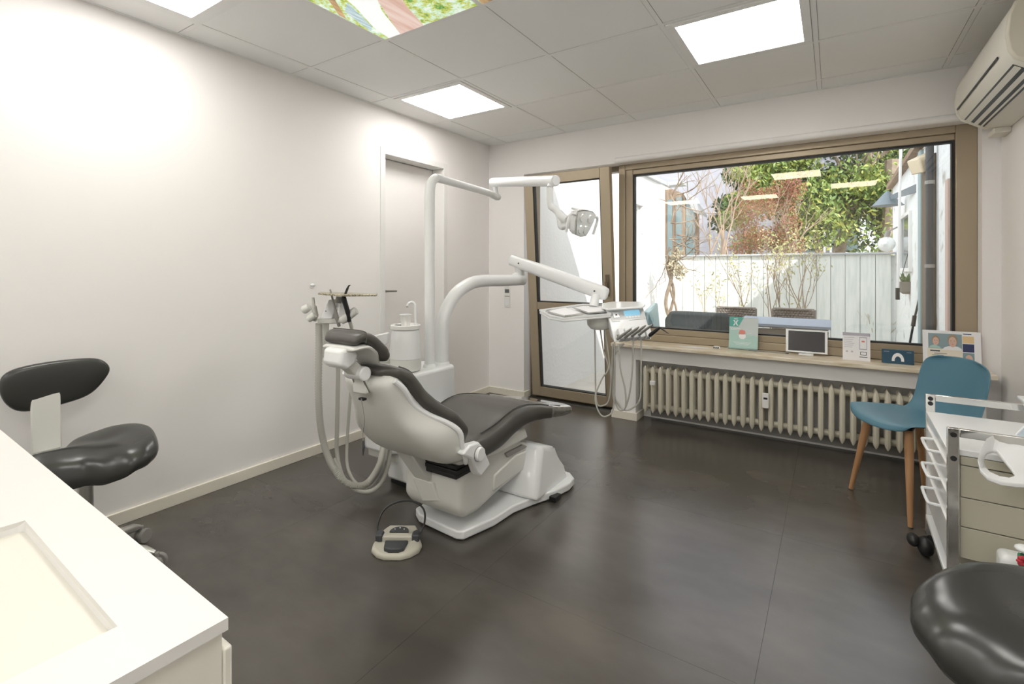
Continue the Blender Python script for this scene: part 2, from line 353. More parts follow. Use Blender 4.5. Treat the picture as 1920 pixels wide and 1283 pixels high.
for (i, j), lb in (((2, 4), 'backlit ceiling picture of a forest with a thick reddish trunk'), ((3, 4), 'backlit forest picture tile with a brown trunk, right of the reddish trunk tile'),
                   ((2, 5), 'backlit forest picture tile on the side towards the viewer, left'), ((3, 5), 'backlit forest picture tile on the side towards the viewer, right')):
    x0, x1, y0, y1 = GX[i]+0.014, GX[i+1]-0.014, GY[j+1]+0.014, GY[j]-0.014
    t = thing('ceiling_picture', lb, 'picture', ((x0+x1)/2, (y0+y1)/2, H), 'backlit ceiling picture tiles')
    MB().box((x0, y0, H-0.001), (x1, y1, H+0.008)).obj('foliage_print', 'fprint', t)
    z1 = H-0.0012; z0 = H-0.0028
    def fp_(nm, m__, pts, k=0): return MB().prism([(x0+a, y1-b) for a, b in pts], 2, z0+0.0006*k, z1).obj(nm, m__, t)
    if (i, j) == (2, 4):
        fp_('sky_print', 'skyp', [(0.03, 0.0), (0.11, 0.0), (0.20, 0.20), (0.34, 0.42), (0.40, 0.58), (0.20, 0.58), (0.13, 0.30), (0.05, 0.12)], 2)
        fp_('trunk_print', 'trunkp', [(0.11, 0.0), (0.27, 0.0), (0.33, 0.18), (0.46, 0.42), (0.56, 0.58), (0.40, 0.58), (0.30, 0.36), (0.18, 0.14)])
        fp_('conifer_print', M['bluetree'], [(0.010, 0.10), (0.05, 0.13), (0.10, 0.26), (0.13, 0.34), (0.06, 0.30), (0.03, 0.20)], 1)
        fp_('trunk_print', 'trunkb', [(0.008, 0.25), (0.008, 0.29), (0.14, 0.50), (0.16, 0.47)])
    elif j == 4:
        fp_('trunk_print', 'trunkb', [(0.0, 0.0), (0.07, 0.0), (0.20, 0.5), (0.08, 0.5)]); fp_('sky_print', 'skyp', [(0.3, 0.0), (0.42, 0.0), (0.38, 0.5), (0.25, 0.5)], 2)
    else:
        fp_('trunk_print', 'trunkb', [(0.3, 0.0), (0.40, 0.0), (0.48, 0.5), (0.36, 0.5)])

# ------------------------------------------------------------------ inner door in the left wall
d2 = root_struct('door_2', (0, (DY0+DY1)/2, 0), 'flush off-white inner door in the left wall')
fr = MB(); jw = 0.045
fr.box((-0.12, DY0, 0), (0.006, DY0+jw, DZ)).box((-0.12, DY1-jw, 0), (0.006, DY1, DZ)).box((-0.12, DY0+jw, DZ-jw), (0.006, DY1-jw, DZ))
fr.obj('door_frame', 'whitem', d2, bevel=0.002)
box('door_leaf', (-0.16, DY0+jw, 0.005), (-0.125, DY1-jw, DZ-jw-0.003), 'wall', d2)
hd = MB().cyl((-0.125, -1.245, 1.02), (-0.075, -1.245, 1.02), 0.009).tube(spline([(-0.08, -1.245, 1.02), (-0.075, -1.225, 1.02), (-0.075, -1.14, 1.018)]), 0.008)
hd.obj('door_handle', 'handlem', d2, smooth=True)
MB().box((-0.125, -1.256, 0.90), (-0.121, -1.234, 1.06)).obj('handle_plate', 'handlem', d2, bevel=0.002)

# ------------------------------------------------------------------ terrace door (tilted open) and big window
d1 = root_struct('door_1', (0.86, 0.15, 0), 'bronze framed glass terrace door, tilted open at the top')
MB().box((0.397, 0.12, 0), (0.455, 0.2, LZ)).box((0.455, 0.12, 2.015), (1.27, 0.2, LZ)).box((0.455, 0.12, 0), (1.27, 0.2, 0.03)).obj('door_frame', 'bronzed', d1, bevel=0.003)
tilt = Matrix.Translation((0, 0.09, 0.03)) @ Matrix.Rotation(math.atan2(0.155, 2.0), 4, 'X')
def L(): q = MB(); q.m = tilt; return q
lx0, lx1, lh = 0.452, 1.262, 2.0
for nm, a, b in (('stile', (lx0, -0.03, 0), (lx0+0.085, 0.03, lh)), ('stile', (lx1-0.085, -0.03, 0), (lx1, 0.03, lh)), ('top_rail', (lx0+0.085, -0.03, lh-0.085), (lx1-0.085, 0.03, lh)),
                 ('bottom_rail', (lx0+0.085, -0.03, 0), (lx1-0.085, 0.03, 0.085)), ('mid_rail', (lx0+0.085, -0.028, 0.80), (lx1-0.085, 0.028, 0.865))):
    L().box(a, b).obj(nm, 'bronze', d1, bevel=0.003)
for a, b in ((0.085, 0.80), (0.865, lh-0.085)):
    q = L(); q.box((lx0+0.085, -0.022, a), (lx0+0.093, 0.022, b)).box((lx1-0.093, -0.022, a), (lx1-0.085, 0.022, b)).box((lx0+0.093, -0.022, b-0.008), (lx1-0.093, 0.022, b)).box((lx0+0.093, -0.022, a), (lx1-0.093, 0.022, a+0.008))
    q.obj('gasket', 'gasket', d1)
    L().box((lx0+0.09, -0.003, a+0.004), (lx1-0.09, 0.003, b-0.004)).obj('pane', 'glass', d1)
q = L(); q.box((lx1-0.056, -0.045, 0.94), (lx1-0.026, -0.03, 1.12)); q.cyl((lx1-0.041, -0.045, 1.05), (lx1-0.041, -0.07, 1.05), 0.009); q.box((lx1-0.050, -0.078, 0.95), (lx1-0.032, -0.062, 1.065))
q.obj('door_handle', 'bronzed', d1, bevel=0.002)

w1 = root_struct('window_1', (2.38, 0.12, 0.6), 'wide bronze aluminium window over the radiator')
WX0, WX1, WZ0, WZ1 = 1.27, 3.49, 0.605, LZ
MB().box((WX0, 0.10, 0.03), (1.325, 0.2, WZ1)).obj('mullion', 'bronze', w1, bevel=0.004)
MB().box((1.325, 0.115, WZ0), (1.385, 0.18, WZ1)).obj('frame_side', 'bronze', w1, bevel=0.004)
MB().box((3.392, 0.10, WZ0), (WX1, 0.2, WZ1)).obj('frame_side', 'bronze', w1, bevel=0.004)
MB().box((1.325, 0.10, 2.015), (3.392, 0.2, WZ1)).box((1.385, 0.118, 1.975), (3.392, 0.18, 2.015)).obj('frame_top', 'bronze', w1, bevel=0.004)
MB().box((1.325, 0.10, WZ0), (3.392, 0.2, 0.66)).box((1.385, 0.118, 0.66), (3.392, 0.18, 0.708)).obj('frame_bottom', 'bronze', w1, bevel=0.004)
MB().box((1.385, 0.125, 0.708), (1.396, 0.175, 1.975)).box((3.378, 0.125, 0.708), (3.392, 0.175, 1.975)).box((1.396, 0.125, 1.963), (3.378, 0.175, 1.975)).box((1.396, 0.125, 0.708), (3.378, 0.175, 0.718)).obj('gasket', 'gasket', w1)
MB().box((1.39, 0.147, 0.712), (3.386, 0.153, 1.970)).obj('pane', 'glass', w1)
sill = MB().box((1.298, -0.155, 0.577), (3.53, 0.10, 0.605)).obj('trim_2', 'marble', bevel=0.005); struct(sill, 'beige marble window sill')

# ------------------------------------------------------------------ radiator
rad = thing('radiator', 'long cream column radiator in the niche under the window', 'radiator', (2.38, -0.03, 0.08))
secs = 31
sec = MB()
def radcol(x, y):
    q = MB(); r = 0.0135
    prof = [(r*0.25, 0.078), (r*0.8, 0.098), (r, 0.112), (r, 0.400), (r*0.8, 0.416), (r*0.25, 0.437)]
    q.lathe((x, y, 0), prof, 10); return q
first = None
for k in range(secs):
    x = 1.556+0.0576*k
    q = MB()
    for y in (-0.085, -0.035, 0.015):
        r = 0.0165
        prof = [(r*0.2, 0.078), (r*0.85, 0.100), (r, 0.115), (r, 0.398), (r*0.85, 0.414), (r*0.2, 0.438)]
        q.lathe((x, y, 0), prof, 8)
    if first is None: first = q.obj('column', 'radiator', rad, smooth=True)
    else:
        c = first.copy(); COL.objects.link(c); c.location.x = 0.0576*k
MB().tube([(1.53, -0.035, 0.395), (1.556+0.0576*(secs-1)+0.02, -0.035, 0.395)], 0.022, 12).tube([(1.53, -0.035, 0.120), (1.556+0.0576*(secs-1)+0.02, -0.035, 0.120)], 0.022, 12).obj('header_pipe', 'radiator', rad, smooth=True)
MB().box((1.60, -0.125, 0.300), (1.642, -0.10, 0.332)).obj('valve_clip', 'whitem', rad, bevel=0.004)
q = MB().box((2.372, -0.128, 0.245), (2.412, -0.10, 0.345)).obj('heat_meter', 'whitem', rad, bevel=0.003)
MB().box((2.380, -0.1285, 0.305), (2.404, -0.1275, 0.318)).obj('meter_window', 'black', q)
struct(MB().box((1.56, 0.045, 0.018), (3.40, 0.058, 0.11)).obj('trim_3', 'mgrey'), 'grey strip low behind the radiator')

# thermostat on the far wall
t = thing('thermostat', 'small white thermostat with grey display over a light switch on the far wall', 'thermostat', (0.22, 0, 0.9))
box('back_plate', (0.185, -0.010, 0.83), (0.245, 0, 1.05), 'whitem', t, bevel=0.003)
box('display', (0.192, -0.013, 0.965), (0.240, -0.009, 1.0), mat('display_grey', (0.12, 0.13, 0.12), 0.3), t)
box('rocker_switch', (0.197, -0.016, 0.845), (0.233, -0.009, 0.895), 'white', t, bevel=0.002)
MB().box((0.19, -0.014, 0.93), (0.242, -0.010, 0.937)).obj('seam', 'mgrey', t)
t = thing('wall_sensor', 'small white oval knob high on the left wall above the tray', 'wall fitting', (0.0, -1.9, 1.1))
p = at(585, 535, x=0.0)
t.location = p; MB().ball(p+Vector((0.006, 0, 0)), 0.016, 12, (0.5, 1, 0.7)).obj('cap', 'white', t, smooth=True)
MB().tube([p, p+Vector((0.004, 0, 0))], 0.019, 16).obj('ring', 'whitem', t, smooth=True)

# ------------------------------------------------------------------ air conditioner on the right wall
AY0, AY1 = -1.13, -0.17
t = thing('air_conditioner', 'cream wall-mounted air conditioner high on the right wall', 'air conditioner', (RX, -0.65, 1.95))
prof = [(RX, 2.275), (3.41, 2.275), (3.375, 2.25), (3.357, 2.20), (3.350, 2.12), (3.358, 2.06), (3.375, 2.025), (3.47, 1.962), (RX, 1.95)]
c1 = mat('ac_cream', (0.76, 0.74, 0.66), 0.45)
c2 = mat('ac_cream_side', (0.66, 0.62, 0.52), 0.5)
MB().prism(prof, 1, AY0, AY1).obj('housing', c1, t, bevel=0.008)
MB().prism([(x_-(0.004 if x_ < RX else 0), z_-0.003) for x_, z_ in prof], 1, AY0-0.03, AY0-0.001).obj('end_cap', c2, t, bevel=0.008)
MB().prism([(x_-(0.003 if x_ < RX else 0), z_-0.002) for x_, z_ in prof], 1, AY1+0.001, AY1+0.02).obj('end_cap', c1, t, bevel=0.008)
def on_slope(s_, off):     # along the slanted lower front
    a = Vector((3.375, 0, 2.025)); b = Vector((3.47, 0, 1.962)); d_ = (b-a).normalized(); n_ = Vector((d_.z, 0, -d_.x)); n_ = -n_ if n_.z > 0 else n_
    return a+d_*s_+n_*off
def strip(s0, s1, o0, o1, y0_, y1_, nm, m__):
    a, b, c, d = on_slope(s0, o0), on_slope(s1, o0), on_slope(s1, o1), on_slope(s0, o1)
    MB().prism([(a.x, a.z), (b.x, b.z), (c.x, c.z), (d.x, d.z)], 1, y0_, y1_).obj(nm, m__, t)
strip(0.008, 0.105, -0.001, 0.002, AY0+0.05, AY1-0.03, 'air_slot', 'black')
strip(0.016, 0.040, 0.003, 0.010, AY0+0.05, AY1-0.03, 'louvre', c1)
strip(0.056, 0.074, 0.003, 0.010, AY0+0.05, AY1-0.03, 'louvre', c1)
strip(0.088, 0.096, 0.003, 0.008, AY0+0.05, AY1-0.03, 'louvre', c1)
MB().box((3.349, AY0+0.12, 2.075), (3.353, AY1-0.03, 2.083)).obj('front_slot', 'black', t)
MB().box((3.47, AY0+0.02, 1.935), (3.53, AY0+0.12, 1.950)).obj('receiver', c1, t, bevel=0.003)
MB().box((3.50, AY1-0.03, 1.925), (RX, AY1+0.10, 1.955)).obj('mount', c1, t, bevel=0.004)

# ------------------------------------------------------------------ dental chair
XC = 1.27
ch = thing('dental_chair', 'dark grey reclined dental chair with pale grey shell on a white floor base', 'dental chair', (XC, -1.95, 0))
plan = [(1.105, -2.15), (1.16, -2.185), (1.40, -2.205), (1.43, -2.19), (1.475, -2.02), (1.485, -1.87), (1.525, -1.74), (1.575, -1.62), (1.60, -1.50), (1.59, -1.42), (1.54, -1.37), (1.40, -1.35),
        (1.16, -1.35), (1.03, -1.37), (0.99, -1.44), (1.00, -1.55), (1.05, -1.72), (1.09, -1.87), (1.10, -2.02)]
MB().prism(plan, 2, 0.006, 0.045).obj('base_plate', 'white', ch, bevel=0.007, segs=3)
MB().prism([(1.10+0.02, -2.13), (1.41, -2.17), (1.46, -1.9), (1.57, -1.52), (1.5, -1.38), (1.1, -1.38), (1.0+0.02, -1.5)], 2, 0, 0.008).obj('base_foot', 'black', ch)
box('cable_notch', (1.565, -1.66, 0.004), (1.60, -1.60, 0.028), 'black', ch)
# wedge block at the foot end
def wedge(x_, k): return [(x_, -1.79+0.02*k, 0.045), (x_, -1.70+0.02*k, 0.255), (x_, -1.66+0.01*k, 0.28), (x_, -1.50-0.01*k, 0.225), (x_, -1.44-0.01*k, 0.12), (x_, -1.40-0.01*k, 0.045)]
q = MB(); rr_ = [[Vector(p) for p in wedge(1.555, 1.2)], [Vector((1.50, a[1], a[2])) for a in wedge(0, 0)], [Vector((1.04, a[1], a[2])) for a in wedge(0, 0)], [Vector(p) for p in wedge(1.00, 1.2)]]
rr_[0] = [Vector((v.x if v.z < 0.1 else v.x-0.03, v.y, v.z-0.01)) for v in rr_[0]]
q.rings(rr_).obj('foot_block', 'white', ch, bevel=0.018, segs=4)
# lift body
lift = [(-2.235, 0.30), (-2.245, 0.16), (-2.205, 0.105), (-2.10, 0.10), (-1.95, 0.125), (-1.66, 0.150), (-1.62, 0.215), (-1.64, 0.265), (-1.78, 0.330), (-1.98, 0.335), (-2.15, 0.315)]
MB().prism(lift, 0, 1.120, 1.448).obj('lift_body', 'greyw', ch, bevel=0.034, segs=5)
MB().prism([(-2.0, 0.155), (-1.66, 0.170), (-1.63, 0.20), (-1.64, 0.245), (-1.80, 0.262), (-1.99, 0.225)], 0, 1.443, 1.456).obj('side_panel', 'greyw', ch, bevel=0.006)
MB().prism([(-1.90, 0.300), (-1.74, 0.295), (-1.70, 0.275), (-1.72, 0.27), (-1.88, 0.275)], 0, 1.446, 1.4575).obj('recess', 'mgrey', ch)
MB().box((1.15, -1.74, 0.285), (1.42, -1.66, 0.297)).obj('slot_plate', 'mgrey', ch, bevel=0.004)
# dark bellows under the seat
q = MB()
for k in range(5): z_ = 0.30+0.02*k; q.box((1.17-0.004*(k % 2), -2.265-0.004*(k % 2), z_), (1.45+0.004*(k % 2), -2.05, z_+0.018))
q.obj('bellows', 'black', ch, bevel=0.003)
MB().prism([(-2.30, 0.395), (-2.10, 0.385), (-1.90, 0.40), (-1.75, 0.385), (-1.72, 0.33), (-1.95, 0.33), (-2.15, 0.345), (-2.28, 0.37)], 0, 1.06, 1.48).obj('seat_pan', 'greyw', ch, bevel=0.012)
# seat and leg cushion, narrowing to the foot end
spath = [(-2.23, 0.405), (-2.12, 0.405), (-2.0, 0.415), (-1.87, 0.445), (-1.76, 0.452), (-1.64, 0.436), (-1.50, 0.405), (-1.36, 0.375), (-1.228, 0.350)]
MB().slab(spath, [0.225, 0.238, 0.238, 0.238, 0.238, 0.236, 0.230, 0.220, 0.203], [0.10, 0.118, 0.126, 0.122, 0.108, 0.094, 0.080, 0.068, 0.058], XC, n=28, power=4.5).obj('seat_cushion', 'leather', ch, smooth=True, angle=60)
for sx in (-1, 1):
    pts = [(XC+sx*0.20, y_, z_+t_) for (y_, z_), t_ in zip(spath[1:8], (0.056, 0.060, 0.058, 0.052, 0.045, 0.039, 0.033))]
    MB().tube(spline(pts), 0.003, 8).obj('piping', 'leather', ch, smooth=True)
covm = mat('clear_foot_cover', (0.16, 0.155, 0.145), 0.10, coat=1.0, spec=0.8)
MB().slab([(-1.50, 0.409), (-1.36, 0.376), (-1.222, 0.350)], [0.233, 0.224, 0.207], [0.085, 0.074, 0.064], XC, n=28, power=4.5).obj('foot_cover', covm, ch, smooth=True, angle=60)
# back cushion
bpath = [(-2.275, 0.475), (-2.295, 0.53), (-2.345, 0.590), (-2.42, 0.652), (-2.470, 0.715), (-2.510, 0.772), (-2.555, 0.798), (-2.592, 0.800)]
MB().slab(bpath, [0.225, 0.252, 0.246, 0.205, 0.175, 0.162, 0.145, 0.09], [0.060, 0.072, 0.070, 0.066, 0.062, 0.058, 0.048, 0.035], XC+0.005, n=28, power=3.6).obj('back_cushion', 'leather', ch, smooth=True, angle=60)
for sx in (-1, 1):
    pts = [(XC+sx*a_, y_+0.026, z_+0.017) for (y_, z_), a_ in zip(bpath[1:7], (0.215, 0.208, 0.168, 0.14, 0.128, 0.112))]
    MB().tube(spline(pts), 0.003, 8).obj('piping', 'leather', ch, smooth=True)
# back shell: rear surface bulging away from the cushion
st = [(0.245, (-2.275, 0.395), (-2.300, 0.372)), (0.256, (-2.290, 0.415), (-2.375, 0.400)), (0.262, (-2.320, 0.485), (-2.44, 0.455)), (0.262, (-2.335, 0.540), (-2.495, 0.520)), (0.232, (-2.375, 0.582), (-2.52, 0.560)), (0.184, (-2.435, 0.622), (-2.545, 0.600)),
      (0.156, (-2.490, 0.672), (-2.570, 0.655)), (0.155, (-2.535, 0.735), (-2.595, 0.710)), (0.145, (-2.575, 0.775), (-2.610, 0.745)), (0.105, (-2.600, 0.785), (-2.620, 0.765))]
rings = []
for w_, E_, R_ in st:
    ring = []
    for k in range(25):
        t_ = -1+2*k/24; h_ = (1-abs(t_)**7); dip = (-0.030*math.exp(-(t_*w_/0.06)**2) if E_[1] > 0.76 else 0.0); ring.append(Vector((XC+w_*t_, E_[0]+(R_[0]-E_[0])*h_, E_[1]+(R_[1]-E_[1])*h_+dip)))
    n_ = Vector((0, R_[0]-E_[0], R_[1]-E_[1])).normalized()
    for k in range(25):
        t_ = 1-2*k/24; ring.append(Vector((XC+w_*t_*0.96, E_[0], E_[1]))-n_*0.022*(1 if 0 < k < 24 else 0.6))
    rings.append(ring)
MB().rings(rings).obj('back_shell', 'greyw', ch, smooth=True, subsurf=1)
# pale rim along each flank of the shell
for sx in (-1, 1):
    pts = [(XC+sx*(w_*0.985), E_[0]-0.004, E_[1]-0.002) for w_, E_, R_ in st[:-1]]
    MB().tube(spline(pts, 5), 0.011, 10).obj('shell_rim', 'white', ch, smooth=True)
MB().prism([(1.235, 0.772), (1.265, 0.78), (1.31, 0.775), (1.315, 0.72), (1.24, 0.715)], 1, -2.632, -2.600).obj('neck_block', 'greyw', ch, bevel=0.006)
MB().box((1.262, -2.622, 0.690), (1.290, -2.606, 0.698)).obj('slot', 'black', ch)
# hip brackets with round caps
for sx in (-1, 1):
    xx = XC+sx*0.262
    MB().prism([(-2.345, 0.452), (-2.30, 0.478), (-2.235, 0.470), (-2.205, 0.440), (-2.155, 0.352), (-2.225, 0.322), (-2.250, 0.345), (-2.285, 0.415)], 0, xx-0.022, xx+0.018).obj('hip_bracket', 'white', ch, bevel=0.008)
    MB().tube([(xx+sx*0.010, -2.243, 0.425), (xx+sx*0.0215, -2.243, 0.425)], 0.0315, 24).obj('cap_seam', 'mgrey', ch)
    MB().tube([(xx+sx*0.014, -2.243, 0.425), (xx+sx*0.034, -2.243, 0.425)], [0.030, 0.028], 24).obj('hinge_cap', 'white', ch, bevel=0.003)
# support post behind the bellows
MB().quadslab([(1.165, -2.345, 0.395), (1.265, -2.345, 0.395), (1.29, -2.235, 0.22), (1.20, -2.235, 0.22)], (0, 0.035, 0.028)).obj('back_strut', 'greyw', ch, bevel=0.006)
MB().quadslab([(1.185, -2.256, 0.250), (1.305, -2.256, 0.250), (1.34, -2.248, 0.175), (1.24, -2.248, 0.150)], (0, 0.03, 0.0)).obj('strut_socket', 'greyw', ch, bevel=0.004)
# headrest
XH = XC+0.008
hp = [(-2.712, 0.930), (-2.685, 0.945), (-2.645, 0.925), (-2.60, 0.885), (-2.570, 0.857)]
MB().slab(hp, [0.090, 0.106, 0.110, 0.108, 0.092], [0.034, 0.042, 0.048, 0.052, 0.048], XH, n=26, power=3.8).obj('headrest_pad', 'leather', ch, smooth=True, angle=60)
MB().tube(spline([(XH+0.106, -2.690, 0.925), (XH+0.100, -2.682, 0.958), (XH+0.05, -2.679, 0.966), (XH-0.09, -2.679, 0.965)]), 0.002, 8).obj('pad_seam', 'leather', ch, smooth=True)
MB().slab([(-2.722, 0.903), (-2.675, 0.908), (-2.635, 0.884), (-2.585, 0.834)], [0.09, 0.104, 0.10, 0.06], 0.022, XH, n=20, power=3).obj('headrest_shell', 'greyw', ch, smooth=True)
MB().prism([(-2.752, 0.902), (-2.715, 0.908), (-2.675, 0.880), (-2.690, 0.845), (-2.725, 0.828), (-2.758, 0.848)], 0, XH-0.052, XH+0.052).obj('headrest_bracket', 'white', ch, bevel=0.012, segs=3)
MB().prism([(-2.735, 0.855), (-2.700, 0.885), (-2.622, 0.812), (-2.650, 0.780)], 0, XH-0.026, XH+0.026).obj('headrest_arm', 'greyw', ch, bevel=0.005)
MB().tube([(XH-0.045, -2.642, 0.800), (XH+0.050, -2.642, 0.800)], 0.027, 24).obj('joint_knob', 'white', ch, bevel=0.005)
for sx in (-1, 1): MB().cyl((XH+sx*0.030, -2.640, 0.785), (XH+sx*0.034, -2.612, 0.725), 0.0055).obj('chrome_rod', 'chrome', ch, smooth=True)
MB().tube(spline([(1.285, -2.628, 0.70), (1.288, -2.615, 0.62), (1.262, -2.60, 0.555), (1.258, -2.595, 0.52)]), 0.0015, 6).obj('cord', 'mgrey', ch, smooth=True)
MB().tube([(1.258, -2.595, 0.525), (1.259, -2.595, 0.500)], [0.004, 0.0055], 10).tube([(1.259, -2.595, 0.498), (1.257, -2.595, 0.468)], [0.005, 0.002], 10).obj('cord_clip', 'dgrey', ch, smooth=True)

# ------------------------------------------------------------------ unit behind the chair
un = thing('dental_unit', 'white dental unit body with cuspidor tower behind the chair', 'dental unit', (0.72, -1.75, 0))
MB().prism([(0.575, -2.0), (0.60, -2.03), (0.80, -2.03), (0.835, -1.99), (0.842, -1.55), (0.82, -1.515), (0.60, -1.515), (0.575, -1.54)], 2, 0.19, 0.603).obj('body', 'white', un, bevel=0.02, segs=4)
MB().prism([(0.585, -1.99), (0.80, -1.99), (0.815, -1.97), (0.822, -1.55), (0.80, -1.53), (0.60, -1.53)], 2, 0.14, 0.192).obj('body_skirt', 'greyw', un, bevel=0.004)
MB().prism([(0.70, -1.95), (0.73, -1.975), (0.90, -1.975), (0.94, -1.95), (0.95, -1.66), (0.92, -1.63), (0.73, -1.63), (0.70, -1.66)], 2, 0.035, 0.40).obj('foot_column', 'white', un, bevel=0.016, segs=3)
MB().prism([(0.715, -1.94), (0.93, -1.95), (0.93, -1.66), (0.72, -1.66)], 2, 0, 0.037).obj('foot_plinth', 'black', un)
MB().box((0.95, -1.80, 0.03), (1.05, -1.70, 0.12)).obj('floor_link', 'white', un, bevel=0.01)
cc = (0.712, -1.825, 0.604)
MB().lathe(cc, [(0.078, 0), (0.087, 0.006), (0.090, 0.03), (0.089, 0.072)], 40).obj('cuspidor_base', 'greyw', un, smooth=True)
MB().lathe(cc, [(0.0895, 0.073), (0.0885, 0.12), (0.084, 0.19), (0.078, 0.236)], 40).obj('cuspidor_body', 'white', un, smooth=True)
MB().lathe(cc, [(0.078, 0.237), (0.085, 0.242), (0.085, 0.262), (0.080, 0.266), (0.068, 0.258), (0.03, 0.250), (0.004, 0.249)], 40).obj('cuspidor_bowl', 'whitem', un, smooth=True)
MB().lathe((cc[0]-0.055, cc[1]+0.01, 0.866), [(0.030, 0), (0.030, 0.004)], 20).obj('cup_stand', 'white', un)
sp = [(0.757, -1.79, 0.862), (0.757, -1.79, 0.96), (0.754, -1.792, 0.985), (0.740, -1.80, 0.998), (0.724, -1.812, 0.990), (0.718, -1.816, 0.975)]
MB().tube(spline(sp), 0.0075, 12).obj('water_spout', 'white', un, smooth=True)
MB().tube([(0.718, -1.816, 0.976), (0.716, -1.817, 0.968)], 0.006, 10).obj('spout_tip', 'steel', un, smooth=True)
cup = thing('drinking_cup', 'small white plastic cup standing on the cuspidor bowl', 'cup', (0.716, -1.828, 0.856))
MB().lathe((0.716, -1.828, 0.856), [(0.024, 0), (0.033, 0.068), (0.0345, 0.071), (0.033, 0.072), (0.031, 0.068), (0.022, 0.006), (0.001, 0.005)], 28).obj('wall', 'whitem', cup, smooth=True)
MB().lathe((0.716, -1.828, 0.923), [(0.0335, 0), (0.036, 0.002), (0.036, 0.005), (0.0335, 0.006)], 28).obj('rim', 'white', cup, smooth=True)

# ------------------------------------------------------------------ operating lamp
lp = thing('operating_lamp', 'white dental operating lamp on a tall jointed pole', 'lamp', (0.700, -1.628, 0.6))
b0 = at(805.5, 688, z=0.603); d0 = (b0-Vector((CX, CY, CZ))).dot(Fv)
el = at(931, 369, d=3.70); top = Vector((b0.x, b0.y, 1.742))
dirh = Vector((el.x-b0.x, el.y-b0.y, 0)).normalized()
MB().tube(spline([b0, (b0.x, b0.y, 1.0), (b0.x, b0.y, 1.45), (b0.x, b0.y, 1.60)], 3), 0.031, 20).lathe(b0, [(0.040, 0), (0.038, 0.012), (0.031, 0.02)], 24).obj('pole', 'white', lp, smooth=True)
MB().tube(spline([(b0.x, b0.y, 1.55), (b0.x, b0.y, 1.62), Vector((b0.x, b0.y, 1.70))+dirh*0.012, Vector((b0.x, b0.y, 1.745))+dirh*0.06, Vector((b0.x, b0.y, 1.748))+dirh*0.12, Vector((el.x, el.y, 1.745))-dirh*0.15, Vector((el.x, el.y, 1.735))-dirh*0.05, el+dirh*0.03], 6), [0.0315]*7+[0.031]*6+[0.028]*6+[0.026]*6+[0.024]*18, 18).obj('swing_arm', 'white', lp, smooth=True)
MB().ball(el+Vector((0, 0, 0)), 0.028, 14).obj('elbow', 'white', lp, smooth=True)
a0 = at(927, 342, d=3.66); a1 = at(1040, 339, d=2.98)
MB().cyl(el, a0, 0.018).obj('elbow_pin', 'white', lp, smooth=True)
dd = (a1-a0).normalized()
MB().tube([a0-dd*0.035, a0-dd*0.025, a1+dd*0.01, a1+dd*0.018], [0.024, 0.033, 0.034, 0.026], 22).obj('spring_arm', 'white', lp, smooth=True)
j0 = at(1031, 352, d=2.99); j1 = at(1032, 384, d=2.99); j2 = at(1048, 400, d=2.97); j3 = at(1052, 424, d=2.96); j4 = at(1066, 425, d=2.94)
MB().tube([a1-dd*0.03, j0], [0.016, 0.020], 14).tube(spline([j0, j1, (j1+j2)/2, j2], 4), 0.021, 14).tube(spline([j2, at(1055, 408, d=2.95), at(1062, 412, d=2.94)], 4), [0.026]*9, 14).obj('drop_arm', 'white', lp, smooth=True)
MB().tube(spline([j2, j3, at(1059, 424, d=2.95), at(1068, 423, d=2.94)], 5), 0.020, 14).obj('knuckle', 'white', lp, smooth=True)
# lamp head: tapering reflector tilted down and right
hc = at(1092, 419, d=2.93)
nh = (Fv*-0.55+Rv*0.62+Vector((0, 0, -0.28))).normalized(); uh = (Vector((0, 0, 1))-nh*nh.z).normalized(); rh = nh.cross(uh)
rh = -rh if rh.dot(Rv) < 0 else rh
def hp_(a, b, c): return hc+rh*a+uh*b+nh*c
outl = [(-0.105, 0.078), (-0.06, 0.092), (0.0, 0.096), (0.06, 0.092), (0.105, 0.072), (0.100, 0.02), (0.075, -0.05), (0.058, -0.082), (0.0, -0.092), (-0.058, -0.082), (-0.075, -0.05), (-0.100, 0.02)]
outl = [(x_*0.92, y_*0.86) for x_, y_ in outl]
MB().rings([[hp_(a*0.55, b*0.6, -0.055) for a, b in outl], [hp_(a*0.85, b*0.85, -0.045) for a, b in outl], [hp_(a, b, -0.015) for a, b in outl], [hp_(a, b, 0.012) for a, b in outl]]).obj('lamp_housing', 'white', lp, smooth=True, angle=50)
MB().rings([[hp_(a*0.97, b*0.97, 0.011) for a, b in outl], [hp_(a*0.95, b*0.95, 0.018) for a, b in outl]]).obj('lamp_glass', 'lens', lp)
MB().rings([[hp_(a*1.01, b*1.01, 0.006) for a, b in outl], [hp_(a*1.01, b*1.01, 0.014) for a, b in outl]]).obj('rim', 'steel', lp, smooth=True)
for a, b in ((-0.042, 0.036), (0.042, 0.036), (-0.026, -0.034), (0.026, -0.034)):
    MB().tube([hp_(a, b, 0.016), hp_(a, b, 0.024)], [0.029, 0.024], 18).obj('reflector', 'lens', lp, smooth=True)
MB().box((0, 0, 0), (0, 0, 0)) if False else None
MB().rings([[hp_(x_, y_, c_) for x_, y_ in ((-0.085, 0.080), (0.085, 0.080), (0.085, 0.066), (-0.085, 0.066))] for c_ in (-0.05, 0.0)]).obj('top_visor', 'white', lp, bevel=0.004)
for sx in (-1, 1):
    MB().tube(spline([hp_(sx*0.09, 0.045, 0.0), hp_(sx*0.135, 0.048, 0.0), hp_(sx*0.150, 0.035, 0.0), hp_(sx*0.150, -0.01, 0.002), hp_(sx*0.143, -0.06, 0.004)]), 0.0085, 10).obj('grip', 'white', lp, smooth=True)

